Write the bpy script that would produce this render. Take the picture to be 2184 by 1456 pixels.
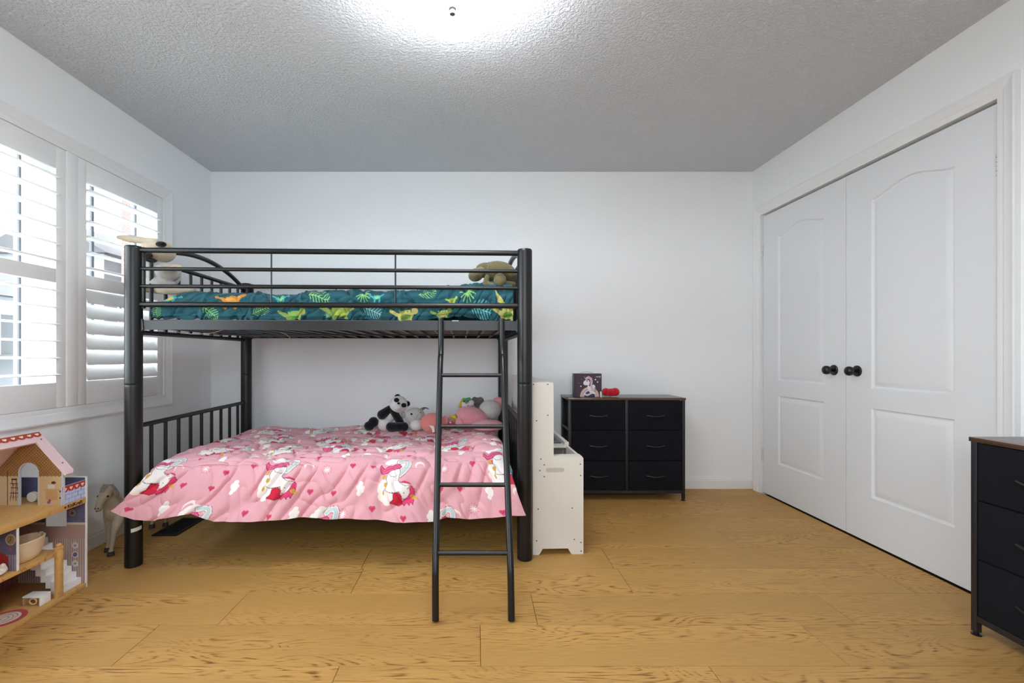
import bpy, bmesh, math, random
import numpy as np
from mathutils import Vector, Matrix

random.seed(7)
R = math.radians
for o in list(bpy.data.objects):
    bpy.data.objects.remove(o)
scene = bpy.context.scene
COL = scene.collection

# ------------------------------------------------------------------ camera, sky, exposure
FPX, VX, VY, CAMZ = 970.7, 1018.0, 757.0, 1.027     # focal length and vanishing point in 2184x1456 pixels
cam = bpy.data.cameras.new('camera')
cam.lens, cam.sensor_width, cam.sensor_fit = 16.0, 36.0, 'HORIZONTAL'
cam.shift_x = (1092.0 - VX) / 2184.0
cam.shift_y = (VY - 728.0) / 2184.0
cam.clip_start = 0.02
camo = bpy.data.objects.new('camera', cam)
COL.objects.link(camo)
camo.location = (0, 0, CAMZ)
camo.rotation_euler = (R(90), 0, 0)
scene.camera = camo

world = bpy.data.worlds.new('overcast_sky')
scene.world = world
world.use_nodes = True
bg = world.node_tree.nodes['Background']
bg.inputs[0].default_value = (0.89, 0.95, 1.0, 1)
bg.inputs[1].default_value = 4.8
LAMP_STRENGTH = 21.0
vs = scene.view_settings
vs.view_transform = 'Standard'
vs.look = 'None'
vs.gamma = 1.0
vs.use_curve_mapping = False
vs.exposure = 1.08
scene.cycles.max_bounces = 16
scene.cycles.diffuse_bounces = 12
scene.cycles.transparent_max_bounces = 16

# room extents
XL, XR, YB, YF, ZC = -2.053, 2.122, 3.509, -0.9, 2.44

# sampling portals across the left window and the added rear one (they give no light of their own)
def portal(loc, rz, w, h):
    pl = bpy.data.lights.new('window_portal', 'AREA')
    pl.shape = 'RECTANGLE'
    pl.size, pl.size_y = w, h
    pl.cycles.is_portal = True
    po = bpy.data.objects.new('window_portal', pl)
    COL.objects.link(po)
    po.location = loc
    po.rotation_euler = (R(90), 0, rz)
portal((XL - 0.21, 1.648, 1.405), R(-90), 2.7, 1.3)
FX0, FX1, FZ0, FZ1 = -0.85, 0.85, 1.10, 2.12             # unseen window added behind the camera as daylight fill
portal((0, YF - 0.2, 1.61), 0, 1.75, 1.1)

# ------------------------------------------------------------------ helpers
def lin(c):
    return tuple((v / 255 / 12.92) if v / 255 <= 0.04045 else ((v / 255 + 0.055) / 1.055) ** 2.4 for v in c)

def W(x, y, Y):
    """photo pixel at depth Y -> world point"""
    return Vector(((x - VX) * Y / FPX, Y, CAMZ - (y - VY) * Y / FPX))

def mat(name, rgb, rough=0.6, metal=0.0, bump=0.0, bscale=200.0, spec=0.5, var=0.0, vscale=8.0, coat=0.0, sheen=0.0):
    m = bpy.data.materials.new(name)
    m.use_nodes = True
    nt = m.node_tree
    b = nt.nodes['Principled BSDF']
    c = lin(rgb) + (1,)
    b.inputs['Base Color'].default_value = c
    b.inputs['Roughness'].default_value = rough
    b.inputs['Metallic'].default_value = metal
    b.inputs['Specular IOR Level'].default_value = spec
    b.inputs['Coat Weight'].default_value = coat
    b.inputs['Sheen Weight'].default_value = sheen
    tc = nt.nodes.new('ShaderNodeTexCoord')
    if var > 0:
        n = nt.nodes.new('ShaderNodeTexNoise')
        n.inputs['Scale'].default_value = vscale
        n.inputs['Detail'].default_value = 4
        nt.links.new(tc.outputs['Object'], n.inputs['Vector'])
        mx = nt.nodes.new('ShaderNodeMix')
        mx.data_type = 'RGBA'
        mx.inputs['A'].default_value = tuple(v * (1 - var) for v in c[:3]) + (1,)
        mx.inputs['B'].default_value = tuple(min(1, v * (1 + var)) for v in c[:3]) + (1,)
        nt.links.new(n.outputs['Fac'], mx.inputs['Factor'])
        nt.links.new(mx.outputs['Result'], b.inputs['Base Color'])
    if bump > 0:
        n2 = nt.nodes.new('ShaderNodeTexNoise')
        n2.inputs['Scale'].default_value = bscale
        n2.inputs['Detail'].default_value = 3
        nt.links.new(tc.outputs['Object'], n2.inputs['Vector'])
        bp = nt.nodes.new('ShaderNodeBump')
        bp.inputs['Strength'].default_value = bump
        bp.inputs['Distance'].default_value = 0.01
        nt.links.new(n2.outputs['Fac'], bp.inputs['Height'])
        nt.links.new(bp.outputs['Normal'], b.inputs['Normal'])
    return m

def vcol_mat(name, rough=0.8, bump=0.0, bscale=300, spec=0.3, sheen=0.0):
    m = mat(name, (200, 200, 200), rough, bump=bump, bscale=bscale, spec=spec, sheen=sheen)
    nt = m.node_tree
    a = nt.nodes.new('ShaderNodeVertexColor')
    a.layer_name = 'Print'
    nt.links.new(a.outputs['Color'], nt.nodes['Principled BSDF'].inputs['Base Color'])
    return m

def emit_mat(name, rgb, strength):
    m = bpy.data.materials.new(name)
    m.use_nodes = True
    nt = m.node_tree
    nt.nodes.remove(nt.nodes['Principled BSDF'])
    e = nt.nodes.new('ShaderNodeEmission')
    e.inputs[0].default_value = lin(rgb) + (1,)
    e.inputs[1].default_value = strength
    nt.links.new(e.outputs[0], nt.nodes['Material Output'].inputs[0])
    return m

def glass_mat(name):
    m = bpy.data.materials.new(name)
    m.use_nodes = True
    nt = m.node_tree
    nt.nodes.remove(nt.nodes['Principled BSDF'])
    t = nt.nodes.new('ShaderNodeBsdfTransparent')
    t.inputs[0].default_value = (0.95, 0.97, 0.97, 1)
    g = nt.nodes.new('ShaderNodeBsdfGlossy')
    g.inputs['Roughness'].default_value = 0.02
    lw = nt.nodes.new('ShaderNodeLayerWeight')
    pw = nt.nodes.new('ShaderNodeMath'); pw.operation = 'POWER'; pw.inputs[1].default_value = 5.0
    nt.links.new(lw.outputs['Facing'], pw.inputs[0])
    f = nt.nodes.new('ShaderNodeMath'); f.operation = 'MULTIPLY_ADD'; f.inputs[1].default_value = 0.9; f.inputs[2].default_value = 0.03
    nt.links.new(pw.outputs[0], f.inputs[0])
    mx = nt.nodes.new('ShaderNodeMixShader')
    nt.links.new(f.outputs[0], mx.inputs[0])
    nt.links.new(t.outputs[0], mx.inputs[1])
    nt.links.new(g.outputs[0], mx.inputs[2])
    nt.links.new(mx.outputs[0], nt.nodes['Material Output'].inputs[0])
    return m

def root_loc(p):
    l = Vector((0, 0, 0))
    while p is not None:
        l += Vector(p.location)
        p = p.parent
    return l

def obj(name, me, m=None, parent=None, loc=(0, 0, 0)):
    o = bpy.data.objects.new(name, me)
    COL.objects.link(o)
    o.location = loc
    if m is not None and not me.materials:
        me.materials.append(m)
    if parent is not None:
        o.parent = parent
    return o

def tag(o, label=None, cat=None, group=None, kind=None):
    if label: o['label'] = label
    if cat: o['category'] = cat
    if group: o['group'] = group
    if kind: o['kind'] = kind
    return o

def thing(name, label, cat, loc, group=None, kind=None):
    o = bpy.data.objects.new(name, None)
    o.empty_display_size = 0.05
    COL.objects.link(o)
    o.location = loc
    return tag(o, label, cat, group, kind)

class MB:
    def __init__(s):
        s.v, s.f = [], []
    def add(s, vs, fs):
        k = len(s.v)
        s.v += [tuple(p) for p in vs]
        s.f += [tuple(i + k for i in f) for f in fs]
        return s
    def box(s, x0, x1, y0, y1, z0, z1, ch=0.0):
        if ch <= 0:
            return s.add([(x, y, z) for z in (z0, z1) for y in (y0, y1) for x in (x0, x1)],
                         [(0, 2, 3, 1), (4, 5, 7, 6), (0, 1, 5, 4), (2, 6, 7, 3), (0, 4, 6, 2), (1, 3, 7, 5)])
        bm = bmesh.new()
        bmesh.ops.create_cube(bm, size=1)
        for v in bm.verts:
            v.co = Vector(((x0 + x1) / 2 + v.co.x * (x1 - x0), (y0 + y1) / 2 + v.co.y * (y1 - y0), (z0 + z1) / 2 + v.co.z * (z1 - z0)))
        bmesh.ops.bevel(bm, geom=bm.edges[:], offset=ch, segments=2, affect='EDGES', profile=0.5)
        return s.addbm(bm)
    def addbm(s, bm):
        bm.verts.index_update()
        s.add([v.co for v in bm.verts], [[v.index for v in f.verts] for f in bm.faces])
        bm.free()
        return s
    def tube(s, pts, r, n=12, cap=True):
        pts = [Vector(p) for p in pts]
        rs = r if isinstance(r, (list, tuple)) else [r] * len(pts)
        T = []
        for i in range(len(pts)):
            a = pts[min(i + 1, len(pts) - 1)] - pts[max(i - 1, 0)]
            T.append(a.normalized())
        up = Vector((0, 0, 1)) if abs(T[0].z) < 0.9 else Vector((1, 0, 0))
        nrm = (up - T[0] * up.dot(T[0])).normalized()
        vs, fs = [], []
        for i, p in enumerate(pts):
            nrm = (nrm - T[i] * nrm.dot(T[i])).normalized()
            b = T[i].cross(nrm)
            for k in range(n):
                a = 2 * math.pi * k / n
                vs.append(p + (nrm * math.cos(a) + b * math.sin(a)) * rs[i])
        for i in range(len(pts) - 1):
            for k in range(n):
                fs.append((i * n + k, i * n + (k + 1) % n, (i + 1) * n + (k + 1) % n, (i + 1) * n + k))
        if cap:
            fs.append(tuple(range(n - 1, -1, -1)))
            fs.append(tuple((len(pts) - 1) * n + k for k in range(n)))
        return s.add(vs, fs)
    def lathe(s, prof, c, axis='Z', n=24):
        vs, fs = [], []
        for r, h in prof:
            for k in range(n):
                a = 2 * math.pi * k / n
                p = {'Z': (r * math.cos(a), r * math.sin(a), h), 'X': (h, r * math.cos(a), r * math.sin(a)),
                     'Y': (r * math.sin(a), h, r * math.cos(a))}[axis]
                vs.append((c[0] + p[0], c[1] + p[1], c[2] + p[2]))
        m = len(prof)
        for i in range(m - 1):
            for k in range(n):
                fs.append((i * n + k, i * n + (k + 1) % n, (i + 1) * n + (k + 1) % n, (i + 1) * n + k))
        fs.append(tuple(range(n - 1, -1, -1)))
        fs.append(tuple((m - 1) * n + k for k in range(n)))
        return s.add(vs, fs)
    def prism(s, poly, fn, t0, t1):
        """poly of 2D points; fn(a,b,t) -> 3D"""
        n = len(poly)
        vs = [fn(a, b, t0) for a, b in poly] + [fn(a, b, t1) for a, b in poly]
        fs = [tuple(range(n)), tuple(range(2 * n - 1, n - 1, -1))]
        fs += [(i, i + n, (i + 1) % n + n, (i + 1) % n) for i in range(n)]
        return s.add(vs, fs)
    def ell(s, c, r, rot=None, n=20, m=12):
        vs, fs = [], []
        r = (r, r, r) if not isinstance(r, (tuple, list)) else r
        for i in range(1, m):
            th = math.pi * i / m
            for k in range(n):
                a = 2 * math.pi * k / n
                vs.append(Vector((r[0] * math.sin(th) * math.cos(a), r[1] * math.sin(th) * math.sin(a), r[2] * math.cos(th))))
        vs += [Vector((0, 0, r[2])), Vector((0, 0, -r[2]))]
        if rot is not None:
            vs = [rot @ v for v in vs]
        vs = [v + Vector(c) for v in vs]
        for i in range(m - 2):
            for k in range(n):
                fs.append((i * n + k, (i + 1) * n + k, (i + 1) * n + (k + 1) % n, i * n + (k + 1) % n))
        t, bo = len(vs) - 2, len(vs) - 1
        for k in range(n):
            fs.append((t, k, (k + 1) % n))
            fs.append((bo, (m - 2) * n + (k + 1) % n, (m - 2) * n + k))
        return s.add(vs, fs)
    def mesh(s, name, origin=(0, 0, 0), smooth=True, angle=40, fix=True):
        me = bpy.data.meshes.new(name)
        og = Vector(origin)
        me.from_pydata([tuple(Vector(p) - og) for p in s.v], [], s.f)
        if fix:
            bm = bmesh.new()
            bm.from_mesh(me)
            bmesh.ops.recalc_face_normals(bm, faces=bm.faces[:])
            bm.to_mesh(me)
            bm.free()
        if smooth:
            me.polygons.foreach_set('use_smooth', [True] * len(me.polygons))
            me.set_sharp_from_angle(angle=R(angle))
        me.update()
        return me
    def build(s, name, m, parent=None, smooth=True, angle=40):
        """world-coordinate geometry; origin goes to the middle of the bottom"""
        if parent is not None:
            og = root_loc(parent)
            return obj(name, s.mesh(name, og, smooth, angle), m, parent)
        a = np.array(s.v)
        og = ((a[:, 0].min() + a[:, 0].max()) / 2, (a[:, 1].min() + a[:, 1].max()) / 2, a[:, 2].min())
        return obj(name, s.mesh(name, og, smooth, angle), m, None, og)

def struct(o):
    o['kind'] = 'structure'
    return o

def blob(name, shapes, m, parent, voxel=0.005, smooth=4):
    """one continuous body grown from ellipsoids and tapered limbs"""
    b = MB()
    for s in shapes:
        if s[0] == 'e':
            b.ell(s[1], s[2], s[3] if len(s) > 3 else None)
        else:
            p0, r0, p1, r1 = Vector(s[1]), s[2], Vector(s[3]), s[4]
            b.tube([p0, p1], [r0, r1], 14)
            b.ell(p0, r0, None, 14, 8)
            b.ell(p1, r1, None, 14, 8)
    me = b.mesh('tmp')
    t = bpy.data.objects.new('tmp', me)
    COL.objects.link(t)
    md = t.modifiers.new('r', 'REMESH')
    md.mode, md.voxel_size, md.use_smooth_shade = 'VOXEL', voxel, True
    if smooth:
        sm = t.modifiers.new('s', 'SMOOTH')
        sm.factor, sm.iterations = 0.5, smooth
    dg = bpy.context.evaluated_depsgraph_get()
    me2 = bpy.data.meshes.new_from_object(t.evaluated_get(dg))
    bpy.data.objects.remove(t)
    bpy.data.meshes.remove(me)
    me2.name = name
    og = root_loc(parent) if parent is not None else Vector(b.v[0])
    if parent is None:
        a = np.array(b.v)
        og = Vector(((a[:, 0].min() + a[:, 0].max()) / 2, (a[:, 1].min() + a[:, 1].max()) / 2, a[:, 2].min()))
    me2.transform(Matrix.Translation(-og))
    me2.materials.clear()
    me2.polygons.foreach_set('use_smooth', [True] * len(me2.polygons))
    return obj(name, me2, m, parent, (0, 0, 0) if parent is not None else og)

# numpy value noise
_rs = np.random.RandomState(3)
_T = _rs.rand(256, 256)
def vnoise(x, y, seed=0):
    x = np.asarray(x, float) + seed * 17.31
    y = np.asarray(y, float) + seed * 9.77
    xi, yi = np.floor(x).astype(int), np.floor(y).astype(int)
    fx, fy = x - xi, y - yi
    fx, fy = fx * fx * (3 - 2 * fx), fy * fy * (3 - 2 * fy)
    g = lambda i, j: _T[i % 256, j % 256]
    return (g(xi, yi) * (1 - fx) + g(xi + 1, yi) * fx) * (1 - fy) + (g(xi, yi + 1) * (1 - fx) + g(xi + 1, yi + 1) * fx) * fy - 0.5

class Print:
    """flat print on cloth or board: colours per vertex in the surface's own metres"""
    def __init__(s, a, b, base):
        s.a, s.b = a.ravel(), b.ravel()
        s.c = np.tile(np.array(lin(base)), (s.a.size, 1))
    def _put(s, idx, mask, rgb):
        s.c[idx[mask]] = lin(rgb)
    def _box(s, x0, x1, y0, y1):
        return np.nonzero((s.a >= x0) & (s.a <= x1) & (s.b >= y0) & (s.b <= y1))[0]
    def poly(s, pts, rgb):
        p = np.array(pts, float)
        idx = s._box(p[:, 0].min(), p[:, 0].max(), p[:, 1].min(), p[:, 1].max())
        if idx.size == 0: return
        x, y = s.a[idx], s.b[idx]
        ins = np.zeros(idx.size, bool)
        n = len(p)
        for i in range(n):
            x0, y0 = p[i]; x1, y1 = p[(i + 1) % n]
            if y0 == y1: continue
            c = ((y0 > y) != (y1 > y)) & (x < (x1 - x0) * (y - y0) / (y1 - y0) + x0)
            ins ^= c
        s._put(idx, ins, rgb)
    def ell(s, cx, cy, rx, ry, rgb, rot=0):
        r = max(rx, ry)
        idx = s._box(cx - r, cx + r, cy - r, cy + r)
        if idx.size == 0: return
        x, y = s.a[idx] - cx, s.b[idx] - cy
        c_, s_ = math.cos(rot), math.sin(rot)
        u, v = x * c_ + y * s_, -x * s_ + y * c_
        s._put(idx, (u / rx) ** 2 + (v / ry) ** 2 < 1, rgb)
    def line(s, pts, w, rgb):
        p = np.array(pts, float)
        h = w / 2
        for i in range(len(p) - 1):
            a, b = p[i], p[i + 1]
            idx = s._box(min(a[0], b[0]) - h, max(a[0], b[0]) + h, min(a[1], b[1]) - h, max(a[1], b[1]) + h)
            if idx.size == 0: continue
            d = b - a
            L = max(d @ d, 1e-12)
            x, y = s.a[idx] - a[0], s.b[idx] - a[1]
            t = np.clip((x * d[0] + y * d[1]) / L, 0, 1)
            s._put(idx, (x - t * d[0]) ** 2 + (y - t * d[1]) ** 2 < h * h, rgb)
    def apply(s, me):
        at = me.color_attributes.new('Print', 'FLOAT_COLOR', 'POINT')
        full = np.ones((len(me.vertices), 4), np.float32)
        full[:, :3] = s.c[0]
        full[:s.c.shape[0], :3] = s.c
        at.data.foreach_set('color', full.ravel())

def grid_faces(nr, nc):
    i = np.arange(nr - 1)[:, None] * nc + np.arange(nc - 1)[None, :]
    return np.stack([i, i + 1, i + nc + 1, i + nc], -1).reshape(-1, 4)

def board(name, o, u, v, w, h, thick, step, paint, base, m, parent, mask=None):
    """printed board: front grid carries the print, plain back and rim. o corner, u,v unit vectors, thick goes along -(u x v)"""
    nc, nr = max(2, int(w / step) + 1), max(2, int(h / step) + 1)
    A, B = np.meshgrid(np.linspace(0, w, nc), np.linspace(0, h, nr))
    p = Print(A, B, base)
    paint(p)
    o, u, v = Vector(o), Vector(u), Vector(v)
    n = u.cross(v)
    og = root_loc(parent)
    P = np.array(o - og)[None, :] + A.ravel()[:, None] * np.array(u)[None, :] + B.ravel()[:, None] * np.array(v)[None, :]
    F = grid_faces(nr, nc)
    if mask is not None:
        ca = A.ravel()[F].mean(1); cb = B.ravel()[F].mean(1)
        F = F[mask(ca, cb)]
    V = P.tolist()
    F = F.tolist()
    k = len(V)
    if mask is None:
        cs = [o, o + u * w, o + u * w + v * h, o + v * h]
        V += [tuple(c - og) for c in cs] + [tuple(c - n * thick - og) for c in cs]
        F += [[k + 4, k + 7, k + 6, k + 5]] + [[k + i, k + 4 + i, k + 4 + (i + 1) % 4, k + (i + 1) % 4] for i in range(4)]
    else:
        V += (P - np.array(n)[None, :] * thick).tolist()
        F += [[i + k for i in reversed(f)] for f in F]
    me = bpy.data.meshes.new(name)
    me.from_pydata(V, [], F)
    me.update()
    p.apply(me)
    return obj(name, me, m, parent)

# ------------------------------------------------------------------ materials
M = {}
M['wall'] = mat('white_wall_paint', (242, 244, 246), 0.75, bump=0.04, bscale=120, spec=0.3)
M['trim'] = mat('white_trim_paint', (236, 237, 238), 0.42, spec=0.4)
M['door'] = mat('white_door_paint', (228, 230, 233), 0.45, spec=0.4)
M['shutter'] = mat('white_shutter', (240, 241, 241), 0.4, spec=0.4)
M['vinyl'] = mat('white_vinyl', (238, 239, 240), 0.4)
M['black_metal'] = mat('black_powder_coat', (13, 14, 17), 0.38, spec=0.5, bump=0.03, bscale=700)
M['sash'] = mat('dark_sash', (92, 96, 103), 0.5)
M['glass'] = glass_mat('window_glass')
M['black_knob'] = mat('black_knob', (16, 16, 18), 0.3)
M['hinge'] = mat('painted_hinge', (215, 217, 219), 0.4)
M['dark_fabric'] = mat('black_woven_fabric', (22, 22, 29), 0.9, bump=0.25, bscale=900, spec=0.2, var=0.25, vscale=400)
M['dark_frame'] = mat('dark_steel_frame', (34, 34, 38), 0.4)
M['walnut'] = mat('dark_wood_laminate', (84, 60, 44), 0.22, var=0.25, vscale=14, spec=0.6)
M['toy_white'] = mat('warm_white_board', (226, 222, 214), 0.55)
M['screw'] = mat('screw_head', (70, 68, 66), 0.5)
M['dark_glass'] = mat('grey_hob', (62, 64, 68), 0.3)
M['beige_wood'] = mat('beech_knob', (214, 190, 150), 0.5)
M['sheet'] = mat('pale_blue_sheet', (150, 205, 212), 0.85, bump=0.2, bscale=40)
M['grey_cloth'] = mat('grey_mattress_cloth', (104, 98, 98), 0.9, bump=0.2, bscale=60)
M['white_paper'] = mat('white_label', (235, 234, 230), 0.7)
M['print_cloth'] = vcol_mat('printed_cotton', 0.85, bump=0.06, bscale=500, sheen=0.1)
M['print_board'] = vcol_mat('printed_board', 0.6)
M['print_tin'] = vcol_mat('printed_tin', 0.35, spec=0.5)

def ceiling_mat():
    m = mat('stippled_ceiling', (240, 243, 249), 0.95, spec=0.1)
    nt = m.node_tree
    tc = nt.nodes.new('ShaderNodeTexCoord')
    n1 = nt.nodes.new('ShaderNodeTexNoise')
    n1.inputs['Scale'].default_value = 75
    n1.inputs['Detail'].default_value = 4
    n1.inputs['Roughness'].default_value = 0.6
    nt.links.new(tc.outputs['Object'], n1.inputs['Vector'])
    cr = nt.nodes.new('ShaderNodeValToRGB')
    cr.color_ramp.elements[0].position = 0.40
    cr.color_ramp.elements[1].position = 0.66
    nt.links.new(n1.outputs['Fac'], cr.inputs[0])
    bp = nt.nodes.new('ShaderNodeBump')
    bp.inputs['Strength'].default_value = 0.85
    bp.inputs['Distance'].default_value = 0.012
    nt.links.new(cr.outputs[0], bp.inputs['Height'])
    nt.links.new(bp.outputs['Normal'], nt.nodes['Principled BSDF'].inputs['Normal'])
    return m
M['ceiling'] = ceiling_mat()

def oak(name, light, dark, rnd=True, rough=0.5, sx=1.0, axis='X'):
    m = mat(name, light, rough, spec=0.3)
    nt = m.node_tree
    L = nt.links
    b = nt.nodes['Principled BSDF']
    tc = nt.nodes.new('ShaderNodeTexCoord')
    oi = nt.nodes.new('ShaderNodeObjectInfo')
    ad = nt.nodes.new('ShaderNodeVectorMath'); ad.operation = 'MULTIPLY_ADD'
    cb = nt.nodes.new('ShaderNodeCombineXYZ')
    mul = nt.nodes.new('ShaderNodeMath'); mul.operation = 'MULTIPLY'; mul.inputs[1].default_value = 37.0
    L.new(oi.outputs['Random'], mul.inputs[0])
    for i in range(3): L.new(mul.outputs[0], cb.inputs[i])
    ad.inputs[1].default_value = (1, 1, 1)
    L.new(tc.outputs['Object'], ad.inputs[0]); L.new(cb.outputs[0], ad.inputs[2])
    def mapping(sc):
        mp = nt.nodes.new('ShaderNodeMapping')
        if axis == 'Y': sc = (sc[1], sc[0], sc[2])
        mp.inputs['Scale'].default_value = sc
        L.new(ad.outputs[0], mp.inputs[0])
        return mp
    # cathedral figure: contour lines of a stretched noise
    mp = mapping((1.5 * sx, 7.5 * sx, 3))
    n1 = nt.nodes.new('ShaderNodeTexNoise'); n1.inputs['Scale'].default_value = 1.0; n1.inputs['Detail'].default_value = 1.5
    n1.inputs['Distortion'].default_value = 0.25
    L.new(mp.outputs[0], n1.inputs['Vector'])
    m1 = nt.nodes.new('ShaderNodeMath'); m1.operation = 'MULTIPLY'; m1.inputs[1].default_value = 24.0
    L.new(n1.outputs['Fac'], m1.inputs[0])
    fr = nt.nodes.new('ShaderNodeMath'); fr.operation = 'PINGPONG'; fr.inputs[1].default_value = 0.5
    L.new(m1.outputs[0], fr.inputs[0])
    ring = nt.nodes.new('ShaderNodeValToRGB')
    ring.color_ramp.elements[0].position = 0.02; ring.color_ramp.elements[0].color = (1, 1, 1, 1)
    ring.color_ramp.elements[1].position = 0.26; ring.color_ramp.elements[1].color = (0, 0, 0, 1)
    L.new(fr.outputs[0], ring.inputs[0])
    # broken pores along the grain
    mp2 = mapping((13 * sx, 230 * sx, 60))
    n2 = nt.nodes.new('ShaderNodeTexNoise'); n2.inputs['Scale'].default_value = 1.0; n2.inputs['Detail'].default_value = 3
    L.new(mp2.outputs[0], n2.inputs['Vector'])
    r2 = nt.nodes.new('ShaderNodeValToRGB')
    r2.color_ramp.elements[0].position = 0.44; r2.color_ramp.elements[1].position = 0.60
    L.new(n2.outputs['Fac'], r2.inputs[0])
    # where figure shows at all
    mp3 = mapping((0.9 * sx, 5 * sx, 2))
    n3 = nt.nodes.new('ShaderNodeTexNoise'); n3.inputs['Scale'].default_value = 1.0; n3.inputs['Detail'].default_value = 2
    L.new(mp3.outputs[0], n3.inputs['Vector'])
    r3 = nt.nodes.new('ShaderNodeValToRGB')
    r3.color_ramp.elements[0].position = 0.40; r3.color_ramp.elements[1].position = 0.60
    L.new(n3.outputs['Fac'], r3.inputs[0])
    a1 = nt.nodes.new('ShaderNodeMath'); a1.operation = 'MULTIPLY'
    L.new(ring.outputs[0], a1.inputs[0]); L.new(r2.outputs[0], a1.inputs[1])
    a2 = nt.nodes.new('ShaderNodeMath'); a2.operation = 'MULTIPLY'
    L.new(a1.outputs[0], a2.inputs[0]); L.new(r3.outputs[0], a2.inputs[1])
    a3 = nt.nodes.new('ShaderNodeMath'); a3.operation = 'MULTIPLY_ADD'; a3.inputs[1].default_value = 0.14
    L.new(r2.outputs[0], a3.inputs[0]); L.new(a2.outputs[0], a3.inputs[2])
    # board tone
    tone = nt.nodes.new('ShaderNodeMix'); tone.data_type = 'RGBA'
    lc = lin(light)
    tone.inputs['A'].default_value = tuple(v * 0.86 for v in lc) + (1,)
    tone.inputs['B'].default_value = tuple(min(1, v * 1.10) for v in lc) + (1,)
    t1 = nt.nodes.new('ShaderNodeMath'); t1.operation = 'MULTIPLY_ADD'; t1.inputs[1].default_value = 0.45
    L.new(oi.outputs['Random'], t1.inputs[0])
    t2 = nt.nodes.new('ShaderNodeMath'); t2.operation = 'MULTIPLY'; t2.inputs[1].default_value = 0.55
    L.new(r3.outputs[0], t2.inputs[0]); L.new(t2.outputs[0], t1.inputs[2])
    L.new(t1.outputs[0], tone.inputs['Factor'])
    fin = nt.nodes.new('ShaderNodeMix'); fin.data_type = 'RGBA'
    fin.inputs['B'].default_value = lin(dark) + (1,)
    L.new(a3.outputs[0], fin.inputs['Factor']); L.new(tone.outputs['Result'], fin.inputs['A'])
    L.new(fin.outputs['Result'], b.inputs['Base Color'])
    return m
M['oak'] = oak('oak_plank', (194, 149, 84), (122, 78, 32))
M['pine'] = oak('pine_shelf', (214, 170, 104), (170, 118, 60), sx=3.0, axis='Y')

# ------------------------------------------------------------------ the room
fl = struct(MB().box(XL - 0.2, XR + 0.9, YF - 0.1, YB + 0.2, -0.06, -0.012).build('floor', mat('subfloor', (90, 66, 40), 0.8)))
def plank_mesh(w, d):
    c = 0.0005
    vs = []
    for z, i in ((-0.012, 0), (-c, 0), (0, c)):
        vs += [(-w / 2 + i, -d / 2 + i, z), (w / 2 - i, -d / 2 + i, z), (w / 2 - i, d / 2 - i, z), (-w / 2 + i, d / 2 - i, z)]
    fs = [(8, 9, 10, 11)]
    for r in (0, 4):
        fs += [(r + i, r + (i + 1) % 4, r + 4 + (i + 1) % 4, r + 4 + i) for i in range(4)]
    me = bpy.data.meshes.new('plank')
    me.from_pydata(vs, [], fs)
    me.materials.append(M['oak'])
    return me
PW, PL_, GAP = 0.2295, 1.22, 0.0018
known = {-3: 0.10, -2: -0.4555, -1: -1.209, 0: -0.99, 1: -0.546, 2: 0.659, 3: 0.19, 4: 0.82, 5: -0.25, 6: 0.40, 7: -0.7}
cache = {}
fo = root_loc(fl)
for row in range(-13, 8):
    y1 = 1.963 + PW * row
    y0 = y1 - PW
    if row >= 1: pass
    y0c, y1c = max(y0, YF), min(y1, YB)
    if y1c - y0c < 0.02: continue
    off = known.get(row, random.uniform(-0.6, 0.6))
    k = math.floor((XL - off) / PL_)
    while off + k * PL_ < XR:
        a, b = max(off + k * PL_, XL), min(off + (k + 1) * PL_, XR)
        k += 1
        if b - a < 0.02: continue
        key = (round(b - a, 3), round(y1c - y0c, 3))
        if key not in cache:
            cache[key] = plank_mesh(b - a - GAP, y1c - y0c - GAP)
        obj('plank', cache[key], None, fl, Vector(((a + b) / 2, (y0c + y1c) / 2, 0)) - fo)

struct(MB().box(XL - 0.2, XR + 0.2, YF - 0.1, YB + 0.2, ZC, ZC + 0.1).build('ceiling', M['ceiling']))
struct(MB().box(XL - 0.2, XR + 0.9, YB, YB + 0.12, -0.06, ZC).build('wall_back', M['wall']))
b = MB()
b.box(XL - 0.2, FX0, YF - 0.12, YF, -0.06, ZC).box(FX1, XR + 0.9, YF - 0.12, YF, -0.06, ZC)
b.box(FX0, FX1, YF - 0.12, YF, -0.06, FZ0).box(FX0, FX1, YF - 0.12, YF, FZ1, ZC)
struct(b.build('wall_front', M['wall']))
wf = thing('added_fill_window', None, None, (0, YF - 0.06, FZ0), kind='structure')  # invented opening, brightens surfaces that face the camera
b = MB()
b.box(FX0, FX1, YF - 0.10, YF + 0.012, FZ0, FZ0 + 0.04).box(FX0, FX1, YF - 0.10, YF + 0.012, FZ1 - 0.04, FZ1)
b.box(FX0, FX0 + 0.04, YF - 0.10, YF + 0.012, FZ0 + 0.04, FZ1 - 0.04).box(FX1 - 0.04, FX1, YF - 0.10, YF + 0.012, FZ0 + 0.04, FZ1 - 0.04).box(-0.02, 0.02, YF - 0.08, YF - 0.03, FZ0 + 0.04, FZ1 - 0.04)
b.build('window_frame', M['vinyl'], wf)
for a, c in ((FX0 + 0.04, -0.02), (0.02, FX1 - 0.04)):
    MB().box(a, c, YF - 0.058, YF - 0.052, FZ0 + 0.04, FZ1 - 0.04).build('pane', M['glass'], wf)
WY0, WY1, WZ0, WZ1 = 0.33, 2.966, 0.769, 2.044          # window hole, near end stretched out of view to let in more light
b = MB()
b.box(XL - 0.18, XL, YF, WY0, -0.06, ZC).box(XL - 0.18, XL, WY1, YB, -0.06, ZC)
b.box(XL - 0.18, XL, WY0, WY1, -0.06, WZ0).box(XL - 0.18, XL, WY0, WY1, WZ1, ZC)
struct(b.build('wall_left', M['wall']))
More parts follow.
